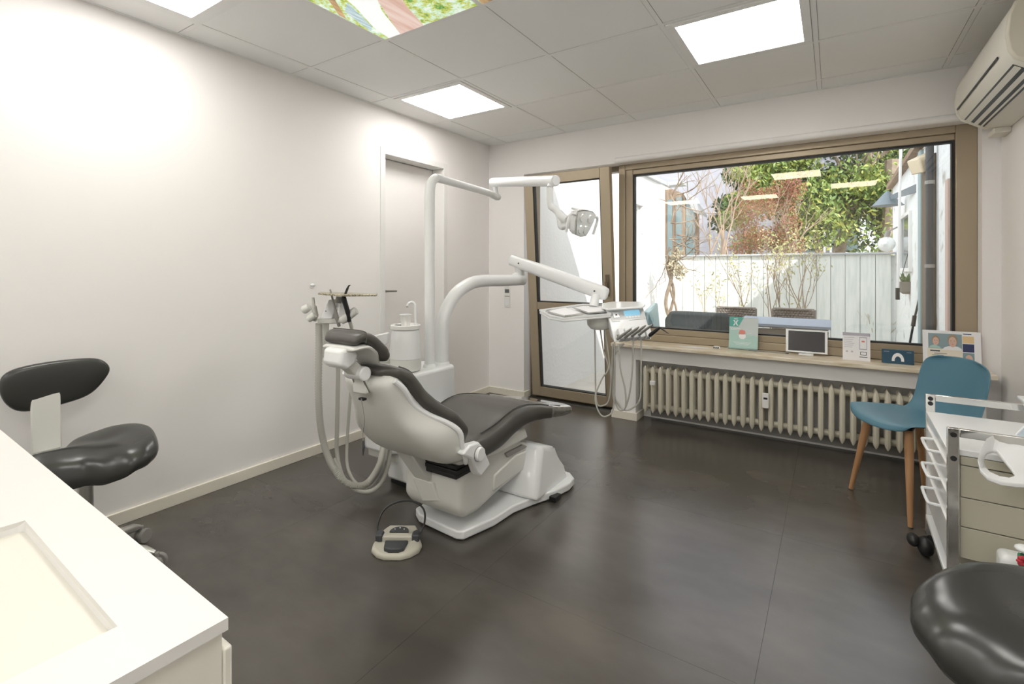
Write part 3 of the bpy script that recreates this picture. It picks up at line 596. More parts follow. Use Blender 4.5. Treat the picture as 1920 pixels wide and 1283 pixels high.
# ------------------------------------------------------------------ instrument console on its arm
cs = thing('instrument_console', 'white dentist console with blue display, trays and hanging hoses on a curved arm', 'dental console', (0.78, -1.60, 0.6))
pb_ = at(829, 683, z=0.603); dp = (pb_-Vector((CX, CY, CZ))).dot(Fv)
pts = [pb_, at(829, 640, d=dp), at(831, 600, d=dp), at(841, 573, d=dp+0.03), at(858, 548, d=dp+0.08), at(882, 532, d=dp+0.17), at(906, 527, d=dp+0.27), at(945, 526, d=dp+0.45), at(980, 525, d=dp+0.62)]
MB().tube(spline(pts, 7), 0.0405, 24).lathe(pb_, [(0.048, 0), (0.046, 0.01), (0.041, 0.018)], 26).obj('curved_arm', 'white', cs, smooth=True)
e0 = at(974, 520, d=dp+0.61); e1 = at(972, 496, d=dp+0.61)
MB().tube(spline([at(966, 523, d=dp+0.60), at(975, 514, d=dp+0.61), at(973, 498, d=dp+0.61)], 4), [0.042, 0.042, 0.040, 0.038, 0.037, 0.036, 0.035, 0.034, 0.033], 20).obj('pivot', 'white', cs, smooth=True)
MB().box(at(972, 530, d=dp+0.58), at(983, 534, d=dp+0.66)).obj('stop_screw', 'dgrey', cs)
s0 = at(963, 489, d=dp+0.60); s1 = at(1134, 551, d=3.22)
ds = (s1-s0).normalized(); sup = (Vector((0, 0, 1))-ds*ds.z).normalized(); sside = ds.cross(sup)
def oct_(c, hw, hh): return [c+sside*(hw*math.copysign(abs(math.cos(a))**0.6, math.cos(a)))+sup*(hh*math.copysign(abs(math.sin(a))**0.6, math.sin(a))) for a in [2*PI*k/20+0.01 for k in range(20)]]
MB().rings([oct_(s0-ds*0.025, 0.022, 0.026), oct_(s0-ds*0.018, 0.032, 0.040), oct_(s0+ds*0.25, 0.034, 0.046), oct_(s1-ds*0.02, 0.034, 0.046), oct_(s1+ds*0.01, 0.030, 0.040), oct_(s1+ds*0.018, 0.02, 0.028)]).obj('spring_arm', 'white', cs, smooth=True, angle=50)
for p_ in (s0+ds*0.07, s1-ds*0.06): MB().tube([p_+sside*0.034*(1 if sside.dot(Fv) < 0 else -1), p_+sside*0.038*(1 if sside.dot(Fv) < 0 else -1)], 0.006, 10).obj('screw', 'dgrey', cs)
# neck under the arm
MB().tube([at(1117, 553, d=3.22), at(1113, 575, d=3.20)], [0.027, 0.030], 18).obj('neck', 'white', cs, smooth=True)
# tray plate
tr = [at(1011, 584, d=3.16), at(1030, 595, d=3.02), at(1057, 600, d=2.98), at(1146, 591, d=2.98), at(1142, 574, d=3.28), at(1093, 573, d=3.30)]
tz = sum(p_.z for p_ in tr)/6
MB().quadslab(tr, (0, 0, -0.016)).obj('tray_plate', 'white', cs, bevel=0.006, segs=3)
MB().rings([[p_+Vector((0, 0, 0.001)) for p_ in tr], [p_+Vector((0, 0, 0.012)) for p_ in tr], [tr[k]*0.97+(sum(tr, Vector())/6)*0.03+Vector((0, 0, 0.012)) for k in range(6)], [tr[k]*0.97+(sum(tr, Vector())/6)*0.03+Vector((0, 0, 0.002)) for k in range(6)]], cap=False).obj('tray_rim', 'white', cs, smooth=True)
up1 = Vector((0, 0, 0.0035))
for nm, qd, mm in (('silicone_mat', [(1022, 586, 3.12), (1058, 596, 3.00), (1096, 591, 3.02), (1060, 579, 3.17)], 'steel'), ('silicone_mat', [(1070, 578, 3.20), (1102, 590, 3.02), (1138, 587, 3.02), (1128, 576, 3.22)], 'steel')):
    c_ = [at(*p_[:2], d=p_[2]) for p_ in qd]; MB().quadslab([p_+up1*1.6 for p_ in c_], (0, 0, 0.003)).obj('instrument_tray', mm, cs, bevel=0.001)
    m0 = sum(c_, Vector())/4; MB().quadslab([p_*0.86+m0*0.14+up1*2.6 for p_ in c_], (0, 0, 0.002)).obj('tray_paper', 'paper', cs)
# round bowl body under the tray
bc = at(1124, 596, d=3.10)
MB().lathe(bc+Vector((0, 0, -0.075)), [(0.03, 0), (0.055, 0.006), (0.075, 0.03), (0.080, 0.075)], 28).obj('bowl_housing', 'greyw', cs, smooth=True)
# console box
F4 = [at(1137, 581, d=3.02), at(1206, 575, d=3.06), at(1222, 636, d=2.93), at(1152, 642, d=2.90)]
bk = Fv*0.11+Vector((0, 0, 0.02))
MB().quadslab(F4, bk).obj('console_box', 'white', cs, bevel=0.006, segs=3)
Tq = [at(1130, 576, d=3.02), at(1208, 570, d=3.05), at(1205, 578, d=3.02), at(1138, 583, d=2.99)]
MB().quadslab([at(1129, 572, d=3.24), at(1150, 568, d=3.24), at(1203, 569, d=3.22), at(1210, 574, d=3.03), at(1206, 579, d=3.00), at(1140, 583, d=2.98), at(1128, 580, d=3.05)], (0, 0, 0.012)).obj('console_lid', 'white', cs, bevel=0.006, segs=3)
nF = (F4[1]-F4[0]).cross(F4[3]-F4[0]).normalized(); nF = -nF if nF.dot(Fv) > 0 else nF
def face(u, v, o=0.001):
    a = F4[0].lerp(F4[1], u); b = F4[3].lerp(F4[2], u); return a.lerp(b, v)+nF*o
def plate(nm, u0, v0, u1, v1, th, m__, o=0.0, bev=0.0): return MB().quadslab([face(u0, v0, o), face(u1, v0, o), face(u1, v1, o), face(u0, v1, o)], nF*th).obj(nm, m__, cs, bevel=bev)
plate('keypad', 0.06, 0.07, 0.98, 0.35, 0.002, mat('keypad_grey', (0.66, 0.67, 0.67), 0.4))
dis = plate('display', 0.44, 0.09, 0.86, 0.25, 0.004, 'screen')
for k in range(5): plate('key', 0.46+0.078*k, 0.27, 0.52+0.078*k, 0.32, 0.004, 'white')
plate('jog_pad', 0.13, 0.11, 0.30, 0.29, 0.006, 'white', bev=0.002); plate('jog_button', 0.195, 0.18, 0.235, 0.22, 0.008, 'dgrey')
plate('seam', 0.06, 0.38, 0.99, 0.395, 0.001, 'mgrey')
# five holders with instruments
hpos = [(1163, 628), (1177, 625), (1190, 622), (1203, 620), (1216, 619)]
for k, (px, py) in enumerate(hpos):
    u0 = 0.14+0.175*k
    MB().quadslab([face(u0-0.05, 0.70, 0.0), face(u0+0.10, 0.68, 0.0), face(u0+0.105, 1.0, 0.0), face(u0-0.03, 1.02, 0.0)], nF*0.05).obj('holder', 'white', cs, bevel=0.004)
    g0 = at(px-3, py+6, d=2.86); g1 = at(px+16, py-8, d=2.80)
    if k < 4:
        MB().tube([g0-(g1-g0)*0.15, g0, g1, g1+(g1-g0)*0.25], [0.008, 0.0095, 0.0075, 0.004], 12).tube([g0+Vector((0, 0, 0.004)), g0+Vector((0, 0, 0.022))-Rv*0.004], 0.008, 10).obj('handpiece', 'steel', cs, smooth=True)
h0 = at(1217, 630, d=2.85); h1 = at(1236, 615, d=2.82)
MB().tube([h0, h0.lerp(h1, 0.15), h1], [0.008, 0.0115, 0.009], 12).tube([h1, at(1239, 615, d=2.81), at(1244, 619, d=2.80), at(1254, 626, d=2.78)], [0.008, 0.006, 0.004, 0.0015], 10).obj('black_syringe', 'black', cs, smooth=True)
# hoses
def hose(pts, r, nm='hose', m__='hose', par=cs):
    return MB().tube(spline([at(px, py, d=dz) for px, py, dz in pts], 6), r, 10).obj(nm, m__, par, smooth=True)
hose([(1115, 614, 3.10), (1116, 680, 3.08), (1117, 735, 3.05), (1120, 758, 3.0), (1130, 761, 2.96), (1142, 750, 2.95), (1147, 700, 2.93), (1149, 645, 2.92)], 0.0048)
hose([(1125, 614, 3.09), (1132, 660, 3.07), (1141, 690, 3.03), (1128, 712, 3.0), (1116, 745, 2.97), (1124, 775, 2.94), (1137, 781, 2.93), (1150, 765, 2.92), (1153, 700, 2.91), (1152, 645, 2.90)], 0.0048)
hose([(1134, 612, 3.07), (1139, 650, 3.04), (1144, 690, 3.0), (1150, 740, 2.95), (1158, 765, 2.92), (1166, 770, 2.90), (1173, 762, 2.88), (1172, 730, 2.87), (1163, 690, 2.87), (1160, 645, 2.88)], 0.0048)
hose([(1149, 650, 2.95), (1149, 700, 2.94), (1151, 740, 2.93), (1160, 757, 2.91), (1170, 768, 2.89), (1180, 740, 2.87), (1186, 690, 2.86), (1187, 638, 2.87)], 0.0048)
hose([(1152, 642, 2.96), (1151, 700, 2.95), (1153, 745, 2.93), (1168, 768, 2.90), (1185, 766, 2.88), (1200, 748, 2.86), (1202, 700, 2.85), (1202, 636, 2.86)], 0.0048)
hose([(1158, 648, 2.9), (1170, 645, 2.88), (1160, 655, 2.9), (1150, 675, 2.93), (1147, 720, 2.95), (1150, 750, 2.94)], 0.0042)

# ------------------------------------------------------------------ assistant element at the left of the chair
asn = thing('assistant_element', 'pale grey suction holder with small round tray and thick hoses left of the headrest', 'suction unit', (0.62, -2.1, 0.6))
hose([(738, 676, 2.90), (690, 674, 2.80), (640, 671, 2.68), (606, 669, 2.60)], 0.020, 'swing_arm', 'greyw', asn)
hose([(612, 671, 2.62), (607, 662, 2.60), (609, 640, 2.58), (611, 612, 2.56), (611, 606, 2.56)], 0.016, 'riser', 'greyw', asn)
BK = Fv*0.07
MB().quadslab([at(593, 597, d=2.52), at(632, 598, d=2.54), at(634, 607, d=2.54), at(596, 608, d=2.52)], BK).obj('holder_box', 'greyw', asn, bevel=0.005)
MB().quadslab([at(601, 597, d=2.52), at(622, 597, d=2.53), at(631, 577, d=2.60), at(636, 560, d=2.63), at(616, 562, d=2.62)], Vector((0, 0, -0.02))+Fv*0.02).obj('key_panel', 'white', asn, bevel=0.004)
MB().ball(at(611, 584, d=2.56), 0.004, 8).obj('key', 'dgrey', asn, smooth=True)
MB().quadslab([at(634, 600, d=2.55), at(652, 592, d=2.53), at(650, 566, d=2.60), at(636, 560, d=2.62)], BK*0.5).obj('holder_side', 'white', asn, bevel=0.006)
for (a, b, c, dz) in (((568, 583), (580, 575), 0.022, 2.5), ((578, 600), (590, 590), 0.018, 2.48), ((640, 602), (668, 582), 0.024, 2.5), ((632, 602), (648, 596), 0.018, 2.52)):
    p0 = at(*a, d=dz); p1 = at(*b, d=dz)
    MB().tube([p0, p0.lerp(p1, 0.2), p1], [c*0.8, c, c*0.85], 14).obj('holder_cup', 'greyw', asn, smooth=True)
MB().tube([at(587, 558, d=2.49), at(588, 573, d=2.49), at(589, 575, d=2.49), at(592, 592, d=2.5), at(589, 602, d=2.5)], [0.007, 0.008, 0.012, 0.014, 0.010], 12).obj('suction_tip', 'hose', asn, smooth=True)
MB().tube([at(619, 543, d=2.5), at(628, 578, d=2.5), at(630, 590, d=2.5), at(636, 612, d=2.52)], [0.004, 0.006, 0.011, 0.008], 10).obj('saliva_tip', 'mgrey', asn, smooth=True)
MB().tube(spline([at(657, 535, d=2.45), at(653, 538, d=2.45), at(646, 556, d=2.46), at(645, 562, d=2.46), at(649, 575, d=2.47), at(653, 590, d=2.48), at(655, 603, d=2.49)], 4), [0.002]*3+[0.004]*2+[0.006]*4+[0.013]*5+[0.012]*6+[0.010]*5, 12).obj('curing_handpiece', 'black', asn, smooth=True)
MB().tube([at(655, 600, d=2.5), at(659, 614, d=2.52), at(660, 640, d=2.60)], 0.009, 10).obj('handpiece_hose', 'hose', asn, smooth=True)
MB().quadslab([at(690, 632, d=2.80), at(727, 624, d=2.86), at(726, 645, d=2.86), at(716, 650, d=2.84), at(692, 650, d=2.80)], BK*0.6).obj('side_holder', 'white', asn, bevel=0.006)
tp = [at(596, 549, d=2.46), at(640, 552.5, d=2.38), at(706, 552, d=2.50), at(708, 550.5, d=2.62), at(650, 548.5, d=2.72), at(600, 547.5, d=2.62)]
MB().quadslab(tp, (0, 0, -0.010)).obj('tray', 'brass', asn, bevel=0.003)
MB().tube([at(636, 557, d=2.58), at(634, 568, d=2.58)], 0.016, 14).obj('tray_post', 'mgrey', asn, smooth=True)
# ribbed suction hose: rings modelled into the tube
rp = spline([at(px, py, d=dz) for px, py, dz in [(598, 606, 2.50), (598, 660, 2.50), (597, 731, 2.50), (600, 790, 2.51), (607, 830, 2.52), (620, 868, 2.52), (640, 898, 2.52), (664, 911, 2.52), (690, 905, 2.53), (713, 868, 2.55), (721, 820, 2.60)]], 26)
rad_ = [0.0165+0.0014*(1 if k % 2 else -1) for k in range(len(rp))]
MB().tube(rp, rad_, 12).obj('ribbed_hose', 'hose', asn, smooth=True, angle=70)
hose([(634, 660, 2.60), (634, 700, 2.60), (632, 800, 2.60), (632, 850, 2.60), (642, 893, 2.56), (664, 916, 2.52), (692, 922, 2.52), (715, 905, 2.55), (728, 870, 2.60), (734, 820, 2.68)], 0.011, 'hose', 'hose', asn)
hose([(660, 680, 2.66), (657, 740, 2.66), (651, 826, 2.64), (652, 877, 2.60), (670, 908, 2.56), (690, 905, 2.56), (707, 880, 2.58), (717, 845, 2.62), (722, 810, 2.68)], 0.008, 'hose', 'hose', asn)
hose([(626, 860, 2.58), (650, 905, 2.54), (680, 917, 2.53), (705, 900, 2.55), (722, 860, 2.60), (727, 815, 2.66)], 0.008, 'hose', 'hose', asn)

# ------------------------------------------------------------------ foot control
fc = thing('foot_control', 'cream foot control with dark pedals and black wire handle on the floor', 'foot pedal', (1.22, -2.35, 0))
fm = Matrix.Translation((1.215, -2.368, 0)) @ Matrix.Rotation(math.radians(33), 4, 'Z')
def FC(): q = MB(); q.m = fm; return q
fcm = mat('foot_control_cream', (0.56, 0.54, 0.45), 0.4)
out = [(-0.105, -0.02), (-0.10, -0.06), (-0.07, -0.095), (-0.035, -0.112), (0.035, -0.112), (0.07, -0.095), (0.10, -0.06), (0.105, -0.02), (0.09, 0.005), (0.075, 0.06), (0.060, 0.088), (-0.060, 0.088), (-0.075, 0.06), (-0.09, 0.005)]
q = FC(); q.rings([[Vector((x_, y_, 0.0)) for x_, y_ in out], [Vector((x_, y_, 0.016)) for x_, y_ in out], [Vector((x_*0.93, y_*0.93, 0.024 if y_ < 0 else 0.046)) for x_, y_ in out]]).obj('housing', fcm, fc, bevel=0.005, segs=3)
FC().prism([(-0.09, 0.024), (-0.088, 0.055), (0.088, 0.055), (0.09, 0.024)], 1, -0.028, 0.004).obj('ridge', fcm, fc, bevel=0.006)
FC().prism([(-0.05, -0.032), (0.05, -0.032), (0.042, -0.085), (0.02, -0.098), (-0.02, -0.098), (-0.042, -0.085)], 2, 0.022, 0.042).obj('pedal', 'dgrey', fc, bevel=0.005)
FC().prism([(0.042*math.cos(PI*k/10), 0.008+0.042*math.sin(PI*k/10)) for k in range(11)], 2, 0.044, 0.058).obj('joystick_pad', 'dgrey', fc, bevel=0.003)
for a in (-0.02, 0.0, 0.02): FC().ball((a, 0.022 if a else 0.032, 0.0585), 0.004, 8).obj('led_dot', 'chrome', fc, smooth=True)
for sx in (-1, 1): FC().prism([(sx*0.062, -0.032), (sx*0.094, -0.030), (sx*0.092, 0.012), (sx*0.072, 0.018), (sx*0.060, 0.0)], 2, 0.03, 0.062).obj('side_button', 'dgrey', fc, bevel=0.006)
q = FC(); q.tube(spline([(-0.088, 0.03, 0.03), (-0.105, 0.055, 0.055), (-0.09, 0.11, 0.10), (-0.03, 0.135, 0.125), (0.04, 0.135, 0.125), (0.09, 0.11, 0.10), (0.10, 0.06, 0.06), (0.082, 0.035, 0.03)]), 0.0042, 10).obj('wire_handle', 'black', fc, smooth=True)

# ------------------------------------------------------------------ things on the window sill
SZ = 0.605
def standing(name, label, cat, px0, px1, y, ang, hgt, th, lean=0.18, zb=SZ):
    # a flat card standing on the sill: returns root and local frame (origin bottom-left, u along width, v up)
    a = at(px0, 660, y=y); b = at(px1, 660, y=y); w_ = (b-a).length/1.0
    c0 = Vector((a.x, y, zb)); u = Vector((math.cos(ang), math.sin(ang), 0)); n = Vector((math.sin(ang), -math.cos(ang), 0))
    wid = (b.x-a.x)/max(0.3, math.cos(ang)); v = (Vector((0, 0, 1))*math.cos(lean) - n*math.sin(lean)).normalized()
    nn = u.cross(v).normalized(); nn = -nn if nn.y > 0 else nn
    t = thing(name, label, cat, c0+u*wid/2)
    return t, c0, u, v, nn, wid
def card(fr_, x0, y0_, x1, y1, off, th, nm, m__, par, bev=0.0, poly=None):
    t, c0, u, v, n, wd = fr_
    pts = poly or [(x0, y0_), (x1, y0_), (x1, y1), (x0, y1)]
    return MB().quadslab([c0+u*a+v*b+n*off for a, b in pts], n*(-th)).obj(nm, m__, par, bevel=bev)
# teal flyer in an acrylic stand
f_ = standing('brochure', 'teal and grey dental leaflet in a clear stand on the sill', 'leaflet', 1366, 1421, 0.03, 0.0, 0.25, 0.003); t, c0, u, v, n, W = f_; Hh = 0.235
card(f_, 0, 0.0, W, Hh, 0.0, 0.004, 'stand_back', 'acrylic', t)
card(f_, 0.001, 0.004, W-0.001, Hh, 0.002, 0.002, 'sheet', 'tealpale', t)
card(f_, 0, 0, 0, 0, 0.0026, 0.0006, 'upper_field', 'greyprint', t, poly=[(0.001, 0.155), (W*0.6, 0.125), (W-0.001, 0.10), (W-0.001, Hh), (0.001, Hh)])
card(f_, 0, 0, 0, 0, 0.0034, 0.0007, 'corner_field', 'teal', t, poly=[(0.001, 0.165), (0.062, 0.165), (0.098, Hh), (0.001, Hh)])
for sx in (-1, 1):
    cx_ = 0.044; pts = [(cx_+sx*0.019, 0.213), (cx_+sx*0.009, 0.200), (cx_+sx*0.007, 0.193), (cx_+sx*0.009, 0.186), (cx_+sx*0.019, 0.173), (cx_+sx*0.008, 0.173), (cx_+sx*0.001, 0.186), (cx_+sx*0.001, 0.200), (cx_+sx*0.008, 0.213)]
    card(f_, 0, 0, 0, 0, 0.0042, 0.0007, 'logo', 'paper', t, poly=pts)
card(f_, 0.032, 0.219, 0.058, 0.224, 0.0042, 0.0007, 'logo', 'paper', t)
card(f_, 0, 0, 0, 0, 0.0036, 0.0008, 'gum_picture', 'pink', t, poly=[(0.065, 0.118), (0.072, 0.142), (0.090, 0.145), (0.108, 0.138), (0.110, 0.118), (0.095, 0.106), (0.07, 0.108)])
card(f_, 0, 0, 0, 0, 0.0042, 0.0008, 'tooth_picture', 'paper', t, poly=[(0.066, 0.110), (0.112, 0.112), (0.114, 0.092), (0.100, 0.078), (0.080, 0.078), (0.068, 0.090)])
for k, (a, b, y_) in enumerate(((0.012, 0.075, 0.150), (0.012, 0.05, 0.143), (0.118, 0.150, 0.118), (0.118, 0.16, 0.110), (0.03, 0.15, 0.052), (0.04, 0.14, 0.044), (0.05, 0.13, 0.036))):
    card(f_, a, y_, min(b, W-0.01), y_+0.0022, 0.0036, 0.0006, 'text_line', 'paper', t)
card(f_, 0, -0.0, W, 0.012, 0.03, 0.03, 'stand_foot', 'acrylic', t)
# tablet on a small dock
f_ = standing('tablet', 'white bordered tablet with a dark screen standing on the sill', 'tablet', 1473, 1552, 0.03, 0.0, 0.2, 0.008, 0.16, SZ+0.014); t, c0, u, v, n, W = f_
card(f_, 0, 0, W, 0.158, 0.0, 0.008, 'casing', 'white', t, bev=0.003)
card(f_, 0.016, 0.012, W-0.016, 0.147, 0.0006, 0.001, 'screen', 'tabglass', t)
MB().box((c0.x+W*0.32, 0.0, SZ), (c0.x+W*0.68, 0.05, SZ+0.012)).obj('dock', 'white', t, bevel=0.003)
# white info card stand
f_ = standing('info_card', 'white information card with a phone drawing beside the tablet', 'leaflet', 1580, 1632, -0.02, 0.0, 0.2, 0.003, 0.10); t, c0, u, v, n, W = f_; Hh = 0.175
card(f_, 0, 0, W, Hh, 0.0, 0.003, 'card', 'paper', t); card(f_, 0, Hh-0.018, W, Hh+0.001, 0.001, 0.0045, 'top_clip', 'lilac', t)
a, b = 0.088, 0.128
for q_ in ((a, 0.075, a+0.003, 0.145), (b-0.003, 0.075, b, 0.145), (a, 0.145, b, 0.150), (a, 0.071, b, 0.076)): card(f_, *q_, 0.0008, 0.0006, 'phone_drawing', 'lilac', t)
card(f_, a+0.012, 0.118, b-0.012, 0.128, 0.0008, 0.0006, 'phone_drawing', 'pink', t)
for q_ in ((a+0.005, 0.036, a+0.008, 0.058), (b-0.005, 0.036, b-0.002, 0.058), (a+0.005, 0.055, b-0.002, 0.058), (a+0.005, 0.036, b-0.002, 0.039), (a, 0.022, b+0.002, 0.026)): card(f_, *q_, 0.0008, 0.0006, 'screen_drawing', 'ink', t)
for k in range(6): card(f_, 0.008, 0.142-k*0.012, 0.062-0.006*(k % 3), 0.1445-k*0.012, 0.0008, 0.0006, 'text_line', 'lilac', t)
for cx_ in (0.018, 0.045): card(f_, cx_, 0.05, cx_+0.01, 0.06, 0.0008, 0.0006, 'dot', 'lilac', t)
# navy box
f_ = standing('gift_box', 'small navy box with a white dental arch on the sill', 'box', 1654, 1714, -0.02, 0.0, 0.09, 0.02, 0.02); t, c0, u, v, n, W = f_
card(f_, 0, 0, W, 0.085, 0.0, 0.028, 'carton', 'navy', t, bev=0.0015)
arc = [(W*0.5+0.030*math.cos(a_)*1.0, 0.022+0.045*math.sin(a_)) for a_ in [math.radians(-8+196*k/16) for k in range(17)]]
arc2 = [(W*0.5+0.016*math.cos(a_), 0.020+0.026*math.sin(a_)) for a_ in [math.radians(188-196*k/16) for k in range(17)]]
for k in range(16):
    card(f_, 0, 0, 0, 0, 0.0010, 0.0012, 'dental_arch', 'paper', t, poly=[arc[k], arc[k+1], arc2[15-k], arc2[16-k]])
card(f_, 0.008, 0.072, 0.035, 0.0745, 0.001, 0.001, 'text_line', 'lilac', t); card(f_, W-0.035, 0.072, W-0.012, 0.0745, 0.001, 0.001, 'text_line', 'lilac', t)
# framed poster in acrylic
f_ = standing('poster_stand', 'white framed poster with two faces behind the blue chair', 'poster', 1731, 1842, -0.05, 0.0, 0.25, 0.01, 0.14); t, c0, u, v, n, W = f_; Hh = 0.222
card(f_, 0, 0, W, Hh, 0.0, 0.008, 'frame', 'paper', t, bev=0.002)
def pc(x0, y0_, x1, y1, nm, m__, o=0.0008): return card(f_, x0*W, y0_*Hh, x1*W, y1*Hh, o, 0.0008, nm, m__, t)
pc(0.10, 0.52, 0.68, 0.92, 'photo_ground', 'bluegrey'); pc(0.08, 0.08, 0.68, 0.52, 'lower_field', 'skin2')
pc(0.69, 0.70, 0.88, 0.88, 'colour_field', 'yellow'); pc(0.69, 0.47, 0.88, 0.68, 'colour_field', 'inkblue'); pc(0.69, 0.2, 0.88, 0.45, 'colour_field', 'bluegrey')
def oval(cx_, cy_, rx, ry, nm, m__, o): card(f_, 0, 0, 0, 0, o, 0.0008, nm, m__, t, poly=[((cx_+rx*math.cos(2*PI*k/20))*W, (cy_+ry*math.sin(2*PI*k/20))*Hh) for k in range(20)])
card(f_, 0, 0, 0, 0, 0.0016, 0.0008, 'shirt', 'paper', t, poly=[(0.34*W, 0.50*Hh), (0.38*W, 0.56*Hh), (0.45*W, 0.60*Hh), (0.60*W, 0.60*Hh), (0.67*W, 0.55*Hh), (0.67*W, 0.50*Hh)])
card(f_, 0, 0, 0, 0, 0.0016, 0.0008, 'shirt', 'tealpale', t, poly=[(0.11*W, 0.53*Hh), (0.13*W, 0.58*Hh), (0.20*W, 0.62*Hh), (0.30*W, 0.57*Hh), (0.32*W, 0.53*Hh)])
for cx_, cy_, s_ in ((0.23, 0.71, 0.8), (0.52, 0.71, 1.0)):
    oval(cx_, cy_+0.05*s_, 0.085*s_, 0.15*s_, 'hair', 'hairp', 0.0024); oval(cx_, cy_, 0.068*s_, 0.135*s_, 'face', 'skin', 0.0032)
    for sx in (-1, 1): oval(cx_+sx*0.028*s_, cy_+0.03*s_, 0.012*s_, 0.010*s_, 'eye', 'hairp', 0.0040)
    oval(cx_, cy_-0.065*s_, 0.022*s_, 0.011*s_, 'mouth', 'pink', 0.0040)
oval(0.79, 0.30, 0.06, 0.10, 'face', 'skin', 0.0016)
pc(0.70, 0.925, 0.84, 0.945, 'text_line', 'navy'); pc(0.13, 0.44, 0.30, 0.475, 'text_line', 'ink', 0.0016); pc(0.20, 0.38, 0.42, 0.40, 'text_line', 'mgrey', 0.0016); pc(0.16, 0.34, 0.36, 0.355, 'text_line', 'mgrey', 0.0016)
for sx in (0.12, 0.82): card(f_, sx*W, -0.0, (sx+0.05)*W, 0.006, 0.03, 0.05, 'foot', 'acrylic', t)
# flat sheets and small things
t = tag(MB().quadslab([(1.77, -0.055, SZ+0.001), (1.93, -0.09, SZ+0.001), (2.05, -0.04, SZ+0.001), (1.90, 0.0, SZ+0.001)], (0, 0, 0.0012)).obj('paper_sheet', 'paper'), 'white paper sheet lying flat at the left of the sill', 'paper')
t = thing('tape_dispenser', 'tiny white and black disc lying on the sill left of the teal leaflet', 'desk item', (2.05, 0.02, SZ)); p = Vector((2.06, 0.0, SZ))
MB().lathe(p, [(0.024, 0), (0.027, 0.006), (0.022, 0.016), (0.008, 0.018)], 20).obj('shell', 'white', t, smooth=True)
for k in range(3): MB().box((p.x-0.018+0.014*k, p.y-0.028, SZ+0.004), (p.x-0.010+0.014*k, p.y-0.018, SZ+0.013)).obj('mark', 'black', t)
t = thing('pen', 'thin dark strip lying on the sill between leaflet and tablet', 'pen', (2.40, -0.03, SZ)); MB().box((2.27, 0.015, SZ), (2.50, 0.035, SZ+0.006)).obj('barrel', 'mgrey', t, bevel=0.002); MB().box((2.50, 0.016, SZ), (2.52, 0.034, SZ+0.005)).obj('tip', 'dgrey', t, bevel=0.001)

# ------------------------------------------------------------------ blue chair
bc_ = thing('shell_chair', 'blue plastic shell chair with round oak legs in front of the radiator', 'chair', (3.13, -0.70, 0))
Fd = Vector((-0.84, -0.54, 0)).normalized(); Sd = Vector((-Fd.y, Fd.x, 0))     # facing and sideways (Sd towards the viewer side is negative)
def bp_(f, s_, z): return Vector((3.112, -0.705, 0)) + Fd*f + Sd*s_ + Vector((0, 0, z))
prof = [(0.222, 0.412, 0.180), (0.212, 0.434, 0.200), (0.175, 0.443, 0.217), (0.10, 0.440, 0.228), (0.0, 0.432, 0.228), (-0.09, 0.430, 0.220), (-0.145, 0.440, 0.208), (-0.180, 0.470, 0.198), (-0.200, 0.52, 0.196), (-0.215, 0.58, 0.198), (-0.230, 0.65, 0.198), (-0.243, 0.70, 0.190), (-0.250, 0.728, 0.165), (-0.254, 0.745, 0.11)]
NP = 13
vs = []; fs = []
for i, (f, z, w_) in enumerate(prof):
    for k in range(NP):
        s_ = -1+2*k/(NP-1)
        if i < 6: lift_ = 0.022*abs(s_)**2.5; fwd_ = 0; 
        else: lift_ = 0; fwd_ = 0.040*abs(s_)**2.2
        if i in (0, 1): lift_ -= 0.0; fwd_ = -0.035*abs(s_)**2.5
        vs.append(bp_(f+fwd_, s_*w_, z+lift_))
for i in range(len(prof)-1):
    for k in range(NP-1): fs.append((i*NP+k, i*NP+k+1, (i+1)*NP+k+1, (i+1)*NP+k))
o = MB().add(vs, fs).obj('seat_shell', 'blue', bc_, smooth=True)
md = o.modifiers.new('solid', 'SOLIDIFY'); md.thickness = 0.009; md.offset = -1
md = o.modifiers.new('sub', 'SUBSURF'); md.levels = 2; md.render_levels = 2
for f, s_, ff, sf in ((0.13, 0.13, 0.178, 0.20), (0.13, -0.13, 0.178, -0.20), (-0.12, 0.12, -0.215, 0.20), (-0.12, -0.12, -0.215, -0.20)):
    MB().tube([bp_(f, s_, 0.425), bp_(f+(ff-f)*0.2, s_+(sf-s_)*0.2, 0.34), bp_(ff, sf, 0.004)], [0.0175, 0.0185, 0.0105], 16).obj('leg', 'wood', bc_, smooth=True)
    MB().lathe(bp_(ff, sf, 0), [(0.009, 0), (0.010, 0.005)], 12).obj('glide', 'dgrey', bc_)
MB().tube([bp_(0.14, 0.14, 0.418), bp_(-0.13, -0.13, 0.412)], 0.012, 10).tube([bp_(0.14, -0.14, 0.418), bp_(-0.13, 0.13, 0.412)], 0.012, 10).obj('seat_bracket', 'black', bc_, smooth=True)

# ------------------------------------------------------------------ instrument cart
ct = thing('instrument_cart', 'white drawer cart on castors with chrome posts beside the blue chair', 'cart', (3.30, -1.47, 0))
CYF, CYR, CXL, CXR = -1.735, -1.205, 3.085, 3.53
cm = Matrix.Translation((3.09, -1.73, 0)) @ Matrix.Rotation(math.radians(-1.0), 4, 'Z') @ Matrix.Translation((-3.09, 1.73, 0))
def K(): q = MB(); q.m = cm; return q
def post(x, y, z0, z1, m__='chrome'): return K().box((x, y-0.008, z0), (x+0.030, y+0.008, z1)).obj('post', m__, ct, bevel=0.002)
CYR2 = -1.21
for (x, y) in ((CXL, CYF), (CXR-0.03, CYF), (CXL, CYR2), (CXR-0.03, CYR2)): post(x, y, 0.085, 0.672)
for y in (CYF, CYR2): K().box((CXL+0.03, y-0.007, 0.645), (CXR-0.03, y+0.007, 0.672)).obj('top_rail', 'chrome', ct, bevel=0.002)
